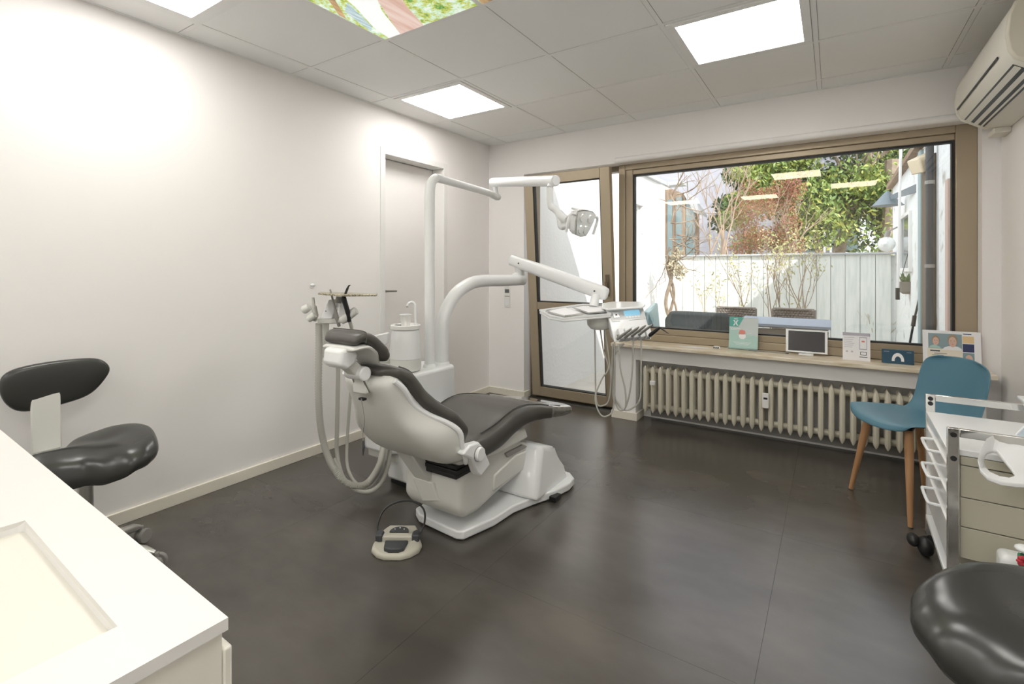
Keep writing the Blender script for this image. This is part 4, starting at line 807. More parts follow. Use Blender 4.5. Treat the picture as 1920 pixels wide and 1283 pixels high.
for x in (CXL, CXR-0.03):
    for y, z in ((CYF-0.008, 0.652), (CYF-0.008, 0.575), (CYR2-0.008, 0.655), (CYR2-0.008, 0.635), (CYF-0.008, 0.135)):
        K().tube([(x+0.015, y-0.004, z), (x+0.015, y, z)], 0.0085, 14).obj('screw_cap', 'black', ct)
K().box((CXL, CYF+0.01, 0.582), (CXR, CYR2-0.01, 0.602)).obj('top_shelf', 'white', ct, bevel=0.002)
K().box((CXL+0.008, CYF+0.03, 0.215), (CXL+0.016, CYR2-0.01, 0.582)).obj('side_panel', 'white', ct)
K().box((CXR-0.016, CYF+0.03, 0.215), (CXR-0.008, CYR2-0.01, 0.582)).obj('side_panel', 'white', ct)
K().box((CXL+0.035, CYF+0.012, 0.552), (CXR-0.02, CYR2-0.02, 0.580)).obj('drawer_top', 'beige', ct, bevel=0.002)
for k, (a, b) in enumerate(((0.448, 0.549), (0.352, 0.445), (0.250, 0.349))):
    dr = K().box((CXL+0.035, CYF+0.012, a), (CXR-0.02, CYF+0.032, b)).obj('drawer_front', 'beige', ct, bevel=0.0015)
K().box((CXL+0.04, CYF+0.03, 0.252), (CXR-0.025, CYR2-0.02, 0.55)).obj('drawer_case', 'beige', ct)
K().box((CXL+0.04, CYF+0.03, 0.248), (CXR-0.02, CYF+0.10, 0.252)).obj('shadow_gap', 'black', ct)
K().box((CXL, CYF+0.012, 0.158), (CXR, CYR2-0.01, 0.176)).obj('lower_shelf', 'white', ct, bevel=0.002)
K().box((CXL+0.04, -1.60, 0.176), (CXL+0.22, -1.595, 0.24)).obj('back_plate', 'beige', ct)
for z in (0.540, 0.446, 0.352):
    x0 = CXL
    K().tube(spline([(x0+0.015, CYF+0.155, z), (x0-0.020, CYF+0.16, z), (x0-0.030, CYF+0.175, z), (x0-0.032, CYF+0.30, z), (x0-0.022, CYF+0.315, z), (x0+0.015, CYF+0.32, z)], 5), 0.0055, 10).obj('side_handle', 'white', ct, smooth=True)
    K().box((x0+0.002, CYF+0.03, z-0.004), (x0+0.009, CYR2-0.01, z+0.002)).obj('tray_edge', 'whitem', ct)
for (x, y) in ((CXL+0.005, CYR2), (CXR-0.03, CYR2), (CXL+0.005, CYF), (CXR-0.03, CYF)):
    c_ = K().ball((x-0.005, y-0.01, 0.042), 0.040, 14, (0.72, 1, 1)).ball((x-0.045, y-0.005, 0.055), 0.032, 14, (0.7, 1.1, 0.8)).tube([(x+0.012, y, 0.05), (x+0.012, y, 0.09)], 0.012, 12)
    c_.obj('castor', 'black', ct, smooth=True)
# things on the cart
tb = thing('glove_box', 'white plastic dispenser box at the back of the cart top', 'box', (3.46, -1.33, 0.602))
q = K(); q.rings([[Vector(p_) for p_ in ((3.375, -1.395, 0.603), (3.50, -1.395, 0.603), (3.50, -1.275, 0.603), (3.375, -1.275, 0.603))], [Vector(p_) for p_ in ((3.355, -1.41, 0.70), (3.515, -1.41, 0.70), (3.515, -1.265, 0.70), (3.355, -1.265, 0.70))]]).obj('bin', 'white', tb, bevel=0.006)
K().box((3.345, -1.42, 0.700), (3.525, -1.255, 0.712)).obj('lip', 'white', tb, bevel=0.004)
K().quadslab([(3.40, -1.398, 0.640), (3.44, -1.398, 0.625), (3.46, -1.398, 0.632), (3.43, -1.398, 0.65)], (0, -0.003, 0)).obj('blue_mark', 'teal', tb)
# face shield with an oval opening
fs_ = thing('face_shield_frame', 'white plastic frame with a large D-shaped opening lying over the cart front', 'plastic frame', (3.25, -1.78, 0.6))
oo = [at(px, py, d=dz) for px, py, dz in ((1868, 812, 1.56), (1850, 822, 1.53), (1838, 842, 1.50), (1833, 862, 1.47), (1838, 880, 1.45), (1852, 894, 1.43), (1876, 903, 1.42), (1905, 907, 1.41), (1940, 909, 1.41), (1980, 900, 1.43), (1990, 850, 1.48), (1960, 824, 1.52), (1925, 820, 1.54), (1890, 812, 1.56))]
ii = [at(px, py, d=dz) for px, py, dz in ((1862, 843, 1.525), (1851, 846, 1.515), (1846, 853, 1.50), (1844, 864, 1.49), (1848, 875, 1.475), (1856, 884, 1.46), (1874, 892, 1.445), (1892, 895, 1.44), (1901, 892, 1.44), (1903, 888, 1.445), (1896, 878, 1.455), (1884, 863, 1.475), (1874, 850, 1.50), (1868, 844, 1.52))]
q = MB(); nn = len(oo); th = Vector((0, 0, -0.012))
vs = oo+ii+[p_+th for p_ in oo]+[p_+th for p_ in ii]; fs = []
for k in range(nn):
    k2 = (k+1) % nn
    fs += [(k, k2, nn+k2, nn+k), (2*nn+k, 3*nn+k, 3*nn+k2, 2*nn+k2), (k, 2*nn+k, 2*nn+k2, k2), (nn+k, nn+k2, 3*nn+k2, 3*nn+k)]
q.add(vs, fs).obj('frame', 'white', fs_, bevel=0.003, segs=2)
bl = thing('visor_sheet', 'pale blue translucent sheet leaning on the cart top at the right edge', 'plastic sheet', (3.42, -1.55, 0.6))
MB().quadslab([at(1902, 819, d=1.60), at(1925, 795, d=1.62), at(1955, 800, d=1.60), at(1950, 850, d=1.52), at(1915, 838, d=1.53)], Fv*0.006).obj('sheet', 'bluevisor', bl, bevel=0.002)
MB().tube([at(1902, 819, d=1.598), at(1925, 795, d=1.618)], 0.003, 8).obj('edge_bead', 'white', bl, smooth=True)
# flower pot and soap by the cart foot
fp = thing('flower_ornament', 'small red and green artificial flower in a white holder at the right edge', 'ornament', at(1918, 1060, d=1.45))
pc_ = at(1900, 1070, d=1.46)
MB().box(pc_+Vector((-0.03, -0.02, -0.10)), pc_+Vector((0.05, 0.05, 0.045))).obj('holder', 'white', fp, bevel=0.018, segs=4)
MB().tube([pc_+Vector((0.01, -0.025, -0.004)), pc_+Vector((0.01, -0.019, -0.004))], [0.018, 0.016], 18).obj('ring', 'steel', fp, smooth=True)
for k in range(6): MB().ball(at(1916+3*math.cos(k*1.05)*1.6, 1052+6*math.sin(k*1.05), d=1.40), 0.007, 8, (1, 1, 0.8)).obj('petal', 'red', fp, smooth=True)
for k in range(3): MB().ball(at(1911, 1043+6*k, d=1.41), 0.010, 8, (0.4, 0.8, 1)).obj('leaf', 'green', fp, smooth=True)
MB().ball(at(1921, 1030, d=1.42), 0.022, 12, (1, 1, 0.5)).obj('cap', 'white', fp, smooth=True)
MB().tube([at(1917, 1040, d=1.42), at(1915, 1072, d=1.43)], 0.006, 8).obj('stem', 'green', fp)

# ------------------------------------------------------------------ saddle stools
def saddle(parent, M4, sc=1.0):
    # seat: wide rear, flanks falling away at the front, raised pommel ridge
    q = MB(); q.m = M4; NV, NU = 26, 33; vs = []; fs = []
    def hw(v):   # half width from front (-1) to back (1)
        pts = [(-1.0, 0.04), (-0.85, 0.072), (-0.6, 0.088), (-0.3, 0.112), (-0.05, 0.175), (0.2, 0.222), (0.45, 0.228), (0.7, 0.205), (0.88, 0.155), (1.0, 0.07)]
        for (a, b), (c, d_) in zip(pts, pts[1:]):
            if v <= c: t_ = (v-a)/(c-a); t_ = t_*t_*(3-2*t_); return b+(d_-b)*t_
        return pts[-1][1]
    top_, bot = [], []
    for i in range(NV):
        v = -1+2*i/(NV-1); w_ = hw(v)
        for k in range(NU):
            u_ = -1+2*k/(NU-1); x = u_*w_; y = v*0.215
            front = max(0.0, min(1.0, (0.25-v)/0.9))
            z = 0.03*front*math.exp(-(x/0.05)**2) - 1.4*front*(abs(x)**1.6)*1.0 + 0.030*max(0, v)**2*1.2 + 0.012*math.cos(u_*PI*0.5)*(1-front)
            z += -0.006*math.exp(-((v-0.35)/0.35)**2)*math.exp(-(x/0.05)**2)
            z -= 0.055*abs(u_)**7 + 0.04*max(0, abs(v)-0.75)**1.5*2
            vs.append(Vector((x*sc, y*sc, z*sc)))
    n = len(vs)
    for p_, i in zip(list(vs), range(n)):
        k = i % NU; u_ = -1+2*k/(NU-1); vs.append(Vector((p_.x*0.93, p_.y*0.95, p_.z-0.040*sc-0.012*sc*(1-u_*u_))))
    for i in range(NV-1):
        for k in range(NU-1):
            a = i*NU+k; fs.append((a, a+1, a+NU+1, a+NU)); fs.append((n+a, n+a+NU, n+a+NU+1, n+a+1))
    for i in range(NV-1):
        a = i*NU; fs.append((a, a+NU, n+a+NU, n+a)); a = i*NU+NU-1; fs.append((a, n+a, n+a+NU, a+NU))
    for k in range(NU-1):
        fs.append((k, n+k, n+k+1, k+1)); a = (NV-1)*NU+k; fs.append((a, a+1, n+a+1, n+a))
    return q.add(vs, fs).obj('seat', 'stoolm', parent, smooth=True, subsurf=1)
def stool_base(parent, c, zs, R, wheel_r=0.03):
    MB().tube([(c.x, c.y, 0.10), (c.x, c.y, zs-0.06)], 0.025, 18).obj('column', 'steel', parent, smooth=True)
    MB().tube([(c.x, c.y, 0.09), (c.x, c.y, 0.14)], [0.05, 0.035], 18).obj('hub', 'steel', parent, smooth=True)
    MB().tube([(c.x, c.y, zs-0.09), (c.x, c.y, zs-0.045)], [0.05, 0.09], 20).obj('seat_plate', 'mgrey', parent, smooth=True)
def stool_legs(parent, c, R, a0):
    for k in range(5):
        a = a0+2*PI*k/5; e = Vector((math.cos(a), math.sin(a), 0)); s_ = Vector((-e.y, e.x, 0))
        MB().tube([c+e*0.03+Vector((0, 0, 0.115)), c+e*R*0.5+Vector((0, 0, 0.100)), c+e*(R-0.03)+Vector((0, 0, 0.083)), c+e*(R+0.005)+Vector((0, 0, 0.070))], [0.023, 0.020, 0.018, 0.010], 12).obj('leg', 'steel', parent, smooth=True)
        w_ = c+e*(R+0.012)
        cs_ = MB()
        for sg in (-1, 1): cs_.tube([w_+s_*sg*0.010+Vector((0, 0, 0.030)), w_+s_*sg*0.027+Vector((0, 0, 0.030))], [0.0295, 0.0295], 20)
        cs_.tube([w_-s_*0.012+Vector((0, 0, 0.03)), w_+s_*0.012+Vector((0, 0, 0.03))], 0.018, 12)
        cs_.tube([w_+Vector((0, 0, 0.045)), w_+Vector((0, 0, 0.072))], 0.009, 10)
        cs_.obj('castor', 'mgrey', parent, bevel=0.002)
# right, in the foreground
sR = Vector((3.135, -2.655, 0)); a_ = YAW
st1 = thing('saddle_stool', 'dark saddle stool without backrest in the bottom right corner', 'stool', sR)
saddle(st1, Matrix.Translation((sR.x, sR.y, 0.548)) @ Matrix.Rotation(YAW+math.radians(-12), 4, 'Z'), 0.97)
stool_base(st1, sR, 0.548, 0.25); stool_legs(st1, sR, 0.24, 0.4)
# left, with backrest
sL = Vector((0.37, -3.19, 0))
st2 = thing('saddle_stool', 'dark saddle stool with a curved backrest beside the left wall', 'stool', sL)
saddle(st2, Matrix.Translation((sL.x, sL.y, 0.50)) @ Matrix.Rotation(math.radians(12), 4, 'Z'), 0.97)
stool_base(st2, sL, 0.50, 0.25); stool_legs(st2, sL, 0.235, math.radians(44))
MB().quadslab([(0.165, -3.30, 0.47), (0.165, -3.21, 0.47), (0.150, -3.21, 0.70), (0.150, -3.30, 0.70)], (0.012, 0, 0)).quadslab([(0.16, -3.30, 0.455), (0.16, -3.21, 0.455), (0.33, -3.20, 0.455), (0.33, -3.24, 0.455)], (0, 0, 0.012)).obj('back_bar', 'greyw', st2, bevel=0.004)
q = MB(); rings = []
bo = [(-0.175, 0.02), (-0.165, 0.055), (-0.12, 0.078), (0.0, 0.085), (0.12, 0.080), (0.155, 0.062), (0.178, 0.028), (0.172, -0.002), (0.13, -0.062), (0.09, -0.090), (0.0, -0.104), (-0.09, -0.110), (-0.135, -0.092), (-0.168, -0.040)]
for (o_, s_) in ((0.0, 0.80), (0.004, 0.95), (0.018, 1.0), (0.034, 0.96), (0.042, 0.80), (0.045, 0.4)):
    rings.append([Vector((0.118+o_+0.35*(y_*s_)**2, -3.215+y_*s_, 0.735+z_*s_)) for y_, z_ in bo])
q.rings(rings).obj('backrest', 'stoolm', st2, smooth=True, subsurf=2)

# ------------------------------------------------------------------ counter with integrated basin, bottom left
kt = thing('wash_counter', 'white solid-surface counter with integrated basin in the bottom left corner', 'counter', (1.6, -3.9, 0))
km = Matrix.Translation((2.284, -3.629, 0)) @ Matrix.Rotation(math.radians(-1.6), 4, 'Z')
def KT(): q = MB(); q.m = km; return q
KW, KD, KZ = -1.45, -0.62, 0.852; bx0, bx1, by0, by1 = -0.415, -0.073, -0.42, -0.066
q = KT(); tt = KZ-0.012
q.box((KW, KD, tt), (bx0, 0, KZ)).box((bx1, KD, tt), (0, 0, KZ)).box((bx0, by1, tt), (bx1, 0, KZ)).box((bx0, KD, tt), (bx1, by0, KZ))
q.obj('worktop', 'counter', kt)
def rect(x0, y0_, x1, y1, z, r=0.012):
    out = []
    for cx_, cy_, a in ((x1-r, y1-r, 0), (x0+r, y1-r, 90), (x0+r, y0_+r, 180), (x1-r, y0_+r, 270)):
        for k in range(5): an = math.radians(a+90*k/4); out.append(Vector((cx_+r*math.cos(an), cy_+r*math.sin(an), z)))
    return out
q = KT(); q.rings([rect(bx0-0.002, by0-0.002, bx1+0.002, by1+0.002, KZ-0.001, 0.006), rect(bx0, by0, bx1, by1, KZ-0.006, 0.010), rect(bx0+0.012, by0+0.012, bx1-0.012, by1-0.012, KZ-0.10, 0.02), rect(bx0+0.03, by0+0.03, bx1-0.035, by1-0.035, KZ-0.140, 0.03), rect(bx0+0.06, by0+0.06, bx1-0.07, by1-0.07, KZ-0.148, 0.03)], cap=False)
n_ = len(q.v); q.f.append(list(range(n_-20, n_))); q.mi.append(0)
q.obj('basin', 'counter', kt, smooth=True, angle=60)
KT().box((KW, KD, 0.08), (-0.006, -0.003, tt-0.001)).obj('carcass', 'cabinet', kt)
for k, (a, b) in enumerate(((KW+0.01, -0.95), (-0.945, -0.48), (-0.475, -0.004))):
    KT().box((a, -0.0025, 0.10), (b, 0.006, 0.820)).obj('door', 'cabinet', kt, bevel=0.002)
KT().box((KW, KD+0.05, 0), (-0.03, -0.06, 0.08)).obj('plinth', 'mgrey', kt)

# ------------------------------------------------------------------ outside: terrace, walls, fence
TZ = -0.06
struct(MB().box((-3, 0.3, TZ-0.1), (9, 16, TZ)).obj('terrace_floor', 'paving'), 'pale paved terrace outside')
g = MB().box((0.30, 0.2, TZ), (0.397, 0.3, 2.6)); 
ow = root_struct('neighbour_wall', (0.38, 2.5, 0), 'white rendered outbuilding wall left of the terrace')
WXo = 0.385
MB().box((-2.5, 0.31, TZ), (WXo, 2.62, 2.60)).box((-2.5, 3.45, TZ), (WXo, 4.62, 2.60)).box((-2.5, 2.62, TZ), (WXo, 3.45, 0.56)).box((-2.5, 2.62, 2.14), (WXo, 3.45, 2.60)).obj('wall_body', 'render', ow)
wn = MB().box((WXo-0.11, 2.62, 0.56), (WXo-0.06, 2.68, 2.14)).box((WXo-0.11, 3.39, 0.56), (WXo-0.06, 3.45, 2.14)).box((WXo-0.11, 2.68, 0.56), (WXo-0.06, 3.39, 0.62)).box((WXo-0.11, 2.68, 2.08), (WXo-0.06, 3.39, 2.14)).box((WXo-0.11, 3.0, 0.62), (WXo-0.07, 3.05, 2.08)).obj('window_frame', 'whitem', ow, bevel=0.004)
MB().box((WXo-0.095, 2.68, 0.62), (WXo-0.09, 3.39, 2.08)).obj('pane', 'greenglass', ow)
MB().box((-2.5, 0.31, 2.60), (WXo+0.05, 4.70, 2.66)).obj('roof_edge', 'zinc', ow, bevel=0.004)
MB().box((-2.5, 4.70, 2.62), (WXo+0.28, 4.95, 2.68)).obj('gutter', 'zinc', ow, bevel=0.01)
# fence: single planks with a zinc coping
FY = 4.75
fe = thing('plank_fence', 'whitewashed vertical plank wall with zinc coping at the end of the terrace', 'fence', (2.0, FY, TZ))
x = 0.30; k = 0
while x < 3.42:
    wd = 0.175; dz = random.uniform(0, 0.008)
    MB().box((x, FY-0.012-dz, TZ), (x+wd-0.006, FY+0.02, 1.395)).obj('plank', 'plank', fe, bevel=0.003)
    x += wd
MB().box((0.2, FY+0.02, TZ), (3.49, FY+0.05, 1.38)).obj('backing', 'oldwall', fe)
MB().box((0.25, FY-0.06, 1.397), (3.49, FY+0.12, 1.425)).obj('coping', 'zinc', fe, bevel=0.004)
# old whitewashed wall on the right of the terrace
gw = root_struct('garage_wall', (3.6, 2.4, 0), 'old whitewashed wall right of the terrace')
GXo = 3.50
MB().box((GXo, 1.93, TZ), (GXo+3.0, 2.02, 2.36)).box((GXo, 2.02, TZ), (GXo+0.25, 5.2, 2.36)).box((GXo, 0.31, TZ), (GXo+0.25, 1.60, 2.36)).box((GXo, 1.60, 2.15), (GXo+0.25, 1.93, 2.36)).obj('wall_body', 'oldwall', gw)
MB().box((GXo-0.07, 0.31, 2.36), (GXo+0.4, 5.25, 2.42)).obj('roof_edge', 'shed', gw)
MB().box((GXo+0.06, 1.60, TZ), (GXo+0.10, 1.93, 2.15)).obj('door_leaf', 'brownframe', gw)
MB().box((GXo-0.015, 1.57, TZ), (GXo+0.10, 1.63, 2.17)).obj('door_post', 'brownframe', gw, bevel=0.004)
MB().box((GXo-0.03, 2.26, TZ), (GXo+0.03, 2.40, 2.34)).obj('painted_post', 'bluepost', gw, bevel=0.01)
MB().box((GXo-0.02, 1.95, TZ), (GXo+0.03, 2.24, 2.20)).obj('brown_panel', 'brownframe', gw, bevel=0.004)
MB().tube([(GXo-0.05, 1.52, TZ), (GXo-0.05, 1.52, 2.34)], 0.028, 14).obj('downpipe', 'dgrey', gw, smooth=True)
for z in (0.5, 1.2, 1.9): MB().tube([(GXo-0.05, 1.52, z), (GXo-0.05, 1.52, z+0.03)], 0.034, 14).obj('pipe_clip', 'mgrey', gw)
MB().box((GXo-0.02, 0.96, TZ), (GXo+0.02, 1.06, 1.86)).obj('pinkish_board', mat('pinkish_board', (0.55, 0.42, 0.36), 0.7), gw, bevel=0.004)
gwn = MB().box((GXo-0.03, 3.10, 1.16), (GXo+0.01, 3.14, 1.84)).box((GXo-0.03, 3.92, 1.16), (GXo+0.01, 3.96, 1.84)).box((GXo-0.03, 3.14, 1.16), (GXo+0.01, 3.92, 1.20)).box((GXo-0.03, 3.14, 1.80), (GXo+0.01, 3.92, 1.84)).obj('window_frame', 'whitem', gw, bevel=0.003)
MB().box((GXo-0.012, 3.14, 1.20), (GXo-0.008, 3.92, 1.80)).obj('pane', mat('dark_pane', (0.10, 0.14, 0.16), 0.08), gw)
# wall lamp with a wide cone shade
t = thing('wall_lamp', 'grey cone-shaded lamp on an arm from the old wall outside', 'lamp', (GXo, 2.9, 1.9))
c_ = at(1664, 372, d=6.0); wallp = at(1718, 373, x=GXo)
MB().lathe(c_+Vector((0, 0, -0.09)), [(0.165, 0), (0.150, 0.012), (0.02, 0.17), (0.012, 0.18)], 30).obj('shade', 'lampgrey', t, smooth=True)
MB().lathe(c_+Vector((0, 0, -0.088)), [(0.15, 0), (0.14, 0.003)], 30).obj('diffuser', 'white', t)
MB().quadslab([c_+Vector((0, 0, 0.02)), c_+Vector((0, 0, -0.03)), Vector((GXo, wallp.y, c_.z-0.06)), Vector((GXo, wallp.y, c_.z+0.03))], (0.0, 0.03, 0)).obj('arm', 'lampgrey', t, bevel=0.004)
t = thing('globe_lamp', 'clear round glass lamp low against the tree trunk behind the fence', 'lamp', at(1662, 458, d=6.6)); c_ = at(1662, 458, d=6.6)
MB().ball(c_, 0.10, 16).obj('globe', 'lens', t, smooth=True); MB().tube([c_+Vector((0, 0, 0.09)), c_+Vector((0.02, 0, 0.17))], 0.03, 14).obj('cap', 'mgrey', t, smooth=True)
MB().tube(spline([c_+Vector((0.02, 0, 0.17)), c_+Vector((0.12, -0.2, 0.22)), Vector((GXo, c_.y-0.5, c_.z+0.2))]), 0.01, 8).obj('arm', 'mgrey', t, smooth=True)
# flood light under the eaves
t = thing('flood_light', 'cream box-shaped floodlight high on the old wall outside', 'lamp', at(1750, 297, x=GXo-0.1)); fq = [at(1722, 297, d=4.55), at(1764, 277, d=4.55), at(1776, 302, d=4.50), at(1732, 324, d=4.50)]
MB().quadslab(fq, Fv*0.14).obj('case', 'cream', t, bevel=0.012)
MB().tube([at(1768, 290, d=4.6), at(1790, 285, d=4.5)], 0.012, 8).tube(spline([at(1760, 282, d=4.6), at(1772, 310, d=4.5), at(1790, 300, d=4.45)]), 0.005, 6).obj('bracket', 'cream', t, smooth=True)
MB().ball(at(1756, 286, d=4.5), 0.04, 10).obj('sensor', 'cream', t, smooth=True)
# white pole and crank rod
t = thing('awning_pole', 'thin white pole with a dark grip beside the old wall', 'pole', at(1687, 640, d=5.5)); a = at(1689, 270, d=5.2); b = at(1683, 560, d=5.2)
MB().tube([a, b], 0.013, 10).obj('rod', 'whitem', t, smooth=True); MB().tube([at(1683, 540, d=5.2), at(1683, 562, d=5.2)], 0.02, 10).obj('grip', 'black', t, smooth=True)
t = thing('garden_rod', 'thin dark jointed rod leaning against the old wall', 'rod', at(1702, 655, d=4.9))
MB().tube([at(1725, 555, d=4.9), at(1714, 600, d=4.9), at(1703, 660, d=4.9), at(1699, 700, d=4.9)], 0.010, 8).tube([at(1715, 592, d=4.9), at(1712, 612, d=4.9)], 0.018, 8).obj('rod', 'black', t, smooth=True)
# hanging planter
pp_ = at(1705, 535, d=5.6)
t = thing('hanging_planter', 'clay pot of succulents hanging on the old wall outside', 'planter', pp_)
MB().lathe(pp_+Vector((0, 0, -0.10)), [(0.06, 0), (0.095, 0.03), (0.108, 0.13), (0.113, 0.14), (0.10, 0.14), (0.02, 0.12)], 24).obj('pot', 'clay', t, smooth=True)
MB().tube([pp_+Vector((-0.08, 0, 0.05)), pp_+Vector((0.04, 0.0, 0.60))], 0.004, 6).tube([pp_+Vector((0.1, 0, 0.05)), pp_+Vector((0.04, 0, 0.60))], 0.004, 6).obj('hanger', 'dgrey', t)
q = MB()
for k in range(46):
    a = random.uniform(0, 2*PI); r_ = random.uniform(0.02, 0.12); b = pp_+Vector((0.06*math.cos(a), 0.06*math.sin(a), 0.03)); e = pp_+Vector((r_*math.cos(a), r_*math.sin(a), 0.05+random.uniform(0, 0.09)))
    q.tube([b, b.lerp(e, 0.6), e], [0.006, 0.010, 0.002], 5)
tag_ = q.obj('succulents', 'leafs', t, smooth=True); tag_['kind'] = 'stuff'
# buildings beyond
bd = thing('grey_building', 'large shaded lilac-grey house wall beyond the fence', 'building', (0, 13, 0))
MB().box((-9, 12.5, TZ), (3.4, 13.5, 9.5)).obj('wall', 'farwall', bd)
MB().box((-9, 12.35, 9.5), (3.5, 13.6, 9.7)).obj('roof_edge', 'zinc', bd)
for (x0, z0) in ((1.9, 0.8), (2.7, 0.8)):
    f = MB().box((x0, 12.44, z0), (x0+0.05, 12.5, z0+1.6)).box((x0+0.65, 12.44, z0), (x0+0.7, 12.5, z0+1.6)).box((x0, 12.44, z0+1.55), (x0+0.7, 12.5, z0+1.6)).box((x0, 12.44, z0+0.8), (x0+0.7, 12.5, z0+0.85)).box((x0, 12.44, z0), (x0+0.7, 12.5, z0+0.05)).obj('window', 'whitem', bd)
    MB().box((x0+0.05, 12.46, z0+0.05), (x0+0.65, 12.49, z0+1.55)).obj('pane', 'greenglass', f)
b2 = thing('white_building', 'pale house with barred windows behind the green tree', 'building', (6, 14, 0))
MB().box((3.9, 13.5, TZ), (9, 14.5, 4.5)).obj('wall', 'render', b2)
for x0 in (4.2, 5.2):
    f = MB().box((x0, 13.4, 0.6), (x0+0.8, 13.5, 2.9)).obj('window', 'navy', b2)
    for k in range(4): MB().box((x0+0.1+0.2*k, 13.37, 0.6), (x0+0.13+0.2*k, 13.4, 2.9)).obj('bar', 'whitem', f)
    for k in range(3): MB().box((x0, 13.36, 1.0+0.7*k), (x0+0.8, 13.39, 1.03+0.7*k)).obj('bar', 'whitem', f)
sh = thing('timber_shed', 'brown timber and glass shed behind the left end of the fence', 'shed', (0.2, 7.6, 0))
sc_ = lambda px, py, y=7.6: at(px, py, y=y)
MB().prism([(sc_(1225, 0).x, TZ), (sc_(1285, 0).x, TZ), (sc_(1285, 365).x, sc_(1285, 365).z), (sc_(1250, 350).x, sc_(1250, 350).z), (sc_(1225, 352).x, sc_(1225, 352).z)], 1, 7.6, 9.0).obj('timber_wall', 'shed', sh)
MB().prism([(sc_(1286, 0).x, TZ), (sc_(1300, 0).x, TZ), (sc_(1300, 397).x, sc_(1300, 397).z), (sc_(1286, 368).x, sc_(1286, 368).z)], 1, 7.6, 7.75).obj('side_glazing', 'greenglass', sh)
MB().quadslab([sc_(1282, 358, 7.55), sc_(1301, 394, 7.55), sc_(1301, 398, 7.55), sc_(1282, 364, 7.55)], (0, 1.4, 0)).obj('roof', 'zinc', sh)
for a, b, c, d_ in ((1252, 1261, 375, 470), (1268, 1279, 370, 470)):
    MB().box((sc_(a, 0).x, 7.57, 1.35), (sc_(b, 0).x, 7.6, sc_(a, c).z)).obj('pane', 'greenglass', sh)

# ------------------------------------------------------------------ terrace furniture
def wicker_chair(label, x0, x1, y, ztop):
    t = thing('wicker_chair', label, 'chair', ((x0+x1)/2, y-0.25, TZ), 'wicker chairs on the terrace')
    q = MB(); n = 26; h0 = 0.36; dz = (ztop-h0)/12
    w_ = x1-x0
    for r in range(12):
        z = h0+dz*r
        pts = []
        for k in range(n+1):
            xx = x0+w_*k/n; pts.append(Vector((xx, y+0.006*(1 if (k+r) % 2 else -1)+0.03*((xx-(x0+x1)/2)/w_*2)**2*-1, z+dz/2)))
        q.tube(pts, dz*0.52, 5)
    q.obj('woven_back', 'wicker', t)
    MB().tube([(x0, y-0.03, TZ), (x0, y-0.02, ztop)], 0.016, 8).tube([(x0, y-0.02, ztop), (x1, y-0.02, ztop)], 0.014, 8).tube([(x1, y-0.02, ztop), (x1, y-0.03, TZ)], 0.016, 8).obj('frame', 'wicker', t, smooth=True)
    MB().box((x0, y-0.48, 0.33), (x1, y, 0.37)).obj('seat', 'wicker', t, bevel=0.01)
    for x in (x0+0.015, x1-0.015): MB().tube([(x, y-0.46, TZ), (x, y-0.46, 0.35)], 0.014, 8).obj('leg', 'wicker', t, smooth=True)
wicker_chair('grey wicker armchair beyond the table, left one behind the teal leaflet', at(1346, 578, y=3.0).x, at(1417, 578, y=3.0).x, 3.0, at(1380, 577, y=3.0).z)
wicker_chair('grey wicker armchair beyond the table, right one above the tablet', at(1450, 580, y=3.0).x, at(1527, 580, y=3.0).x, 3.0, at(1490, 580, y=3.0).z)
tz_ = 0.645
t = thing('garden_table', 'low garden table under a pale blue-grey cloth outside the window', 'table', (2.2, 1.9, TZ))
MB().box((1.95, 1.58, tz_-0.03), (2.74, 2.35, tz_)).obj('tabletop', 'wicker', t, bevel=0.004)
MB().box((1.93, 1.56, tz_), (2.76, 2.37, tz_+0.006)).box((1.93, 1.56, tz_-0.02), (2.76, 1.565, tz_)).obj('cloth', 'cloth', t, bevel=0.003)
for x, y in ((2.0, 1.64), (2.70, 1.64), (2.0, 2.29), (2.70, 2.29)): MB().box((x-0.025, y-0.025, TZ), (x+0.025, y+0.025, tz_-0.03)).obj('leg', 'wicker', t)
MB().box((1.95, 1.60, 0.42), (2.74, 1.63, 0.60)).obj('apron', 'wicker', t)
t = thing('garden_sofa', 'dark low garden sofa with cushions outside the left part of the window', 'sofa', (1.45, 1.5, TZ))
MB().slab([(1.30, 0.40), (1.62, 0.40), (1.85, 0.40)], [0.40, 0.41, 0.40], 0.12, 1.42, n=20).obj('seat_cushion', 'cushion', t, smooth=True)
MB().slab([(1.80, 0.48), (1.86, 0.60), (1.88, 0.665)], [0.34, 0.36, 0.33], 0.12, 1.52, n=20, power=3).obj('back_cushion', 'cushion', t, smooth=True)
MB().box((1.02, 1.25, 0.16), (1.84, 1.92, 0.34)).obj('base', 'wicker', t, bevel=0.01)
MB().quadslab([(1.08, 1.30, 0.34), (1.08, 1.80, 0.34), (1.02, 1.86, 0.80), (1.02, 1.50, 0.72)], (0.06, 0, 0)).obj('armrest', 'greenglass', t, bevel=0.015)
for x in (1.06, 1.80):
    for y in (1.3, 1.88): MB().box((x-0.02, y-0.02, TZ), (x+0.02, y+0.02, 0.17)).obj('leg', 'black', t)

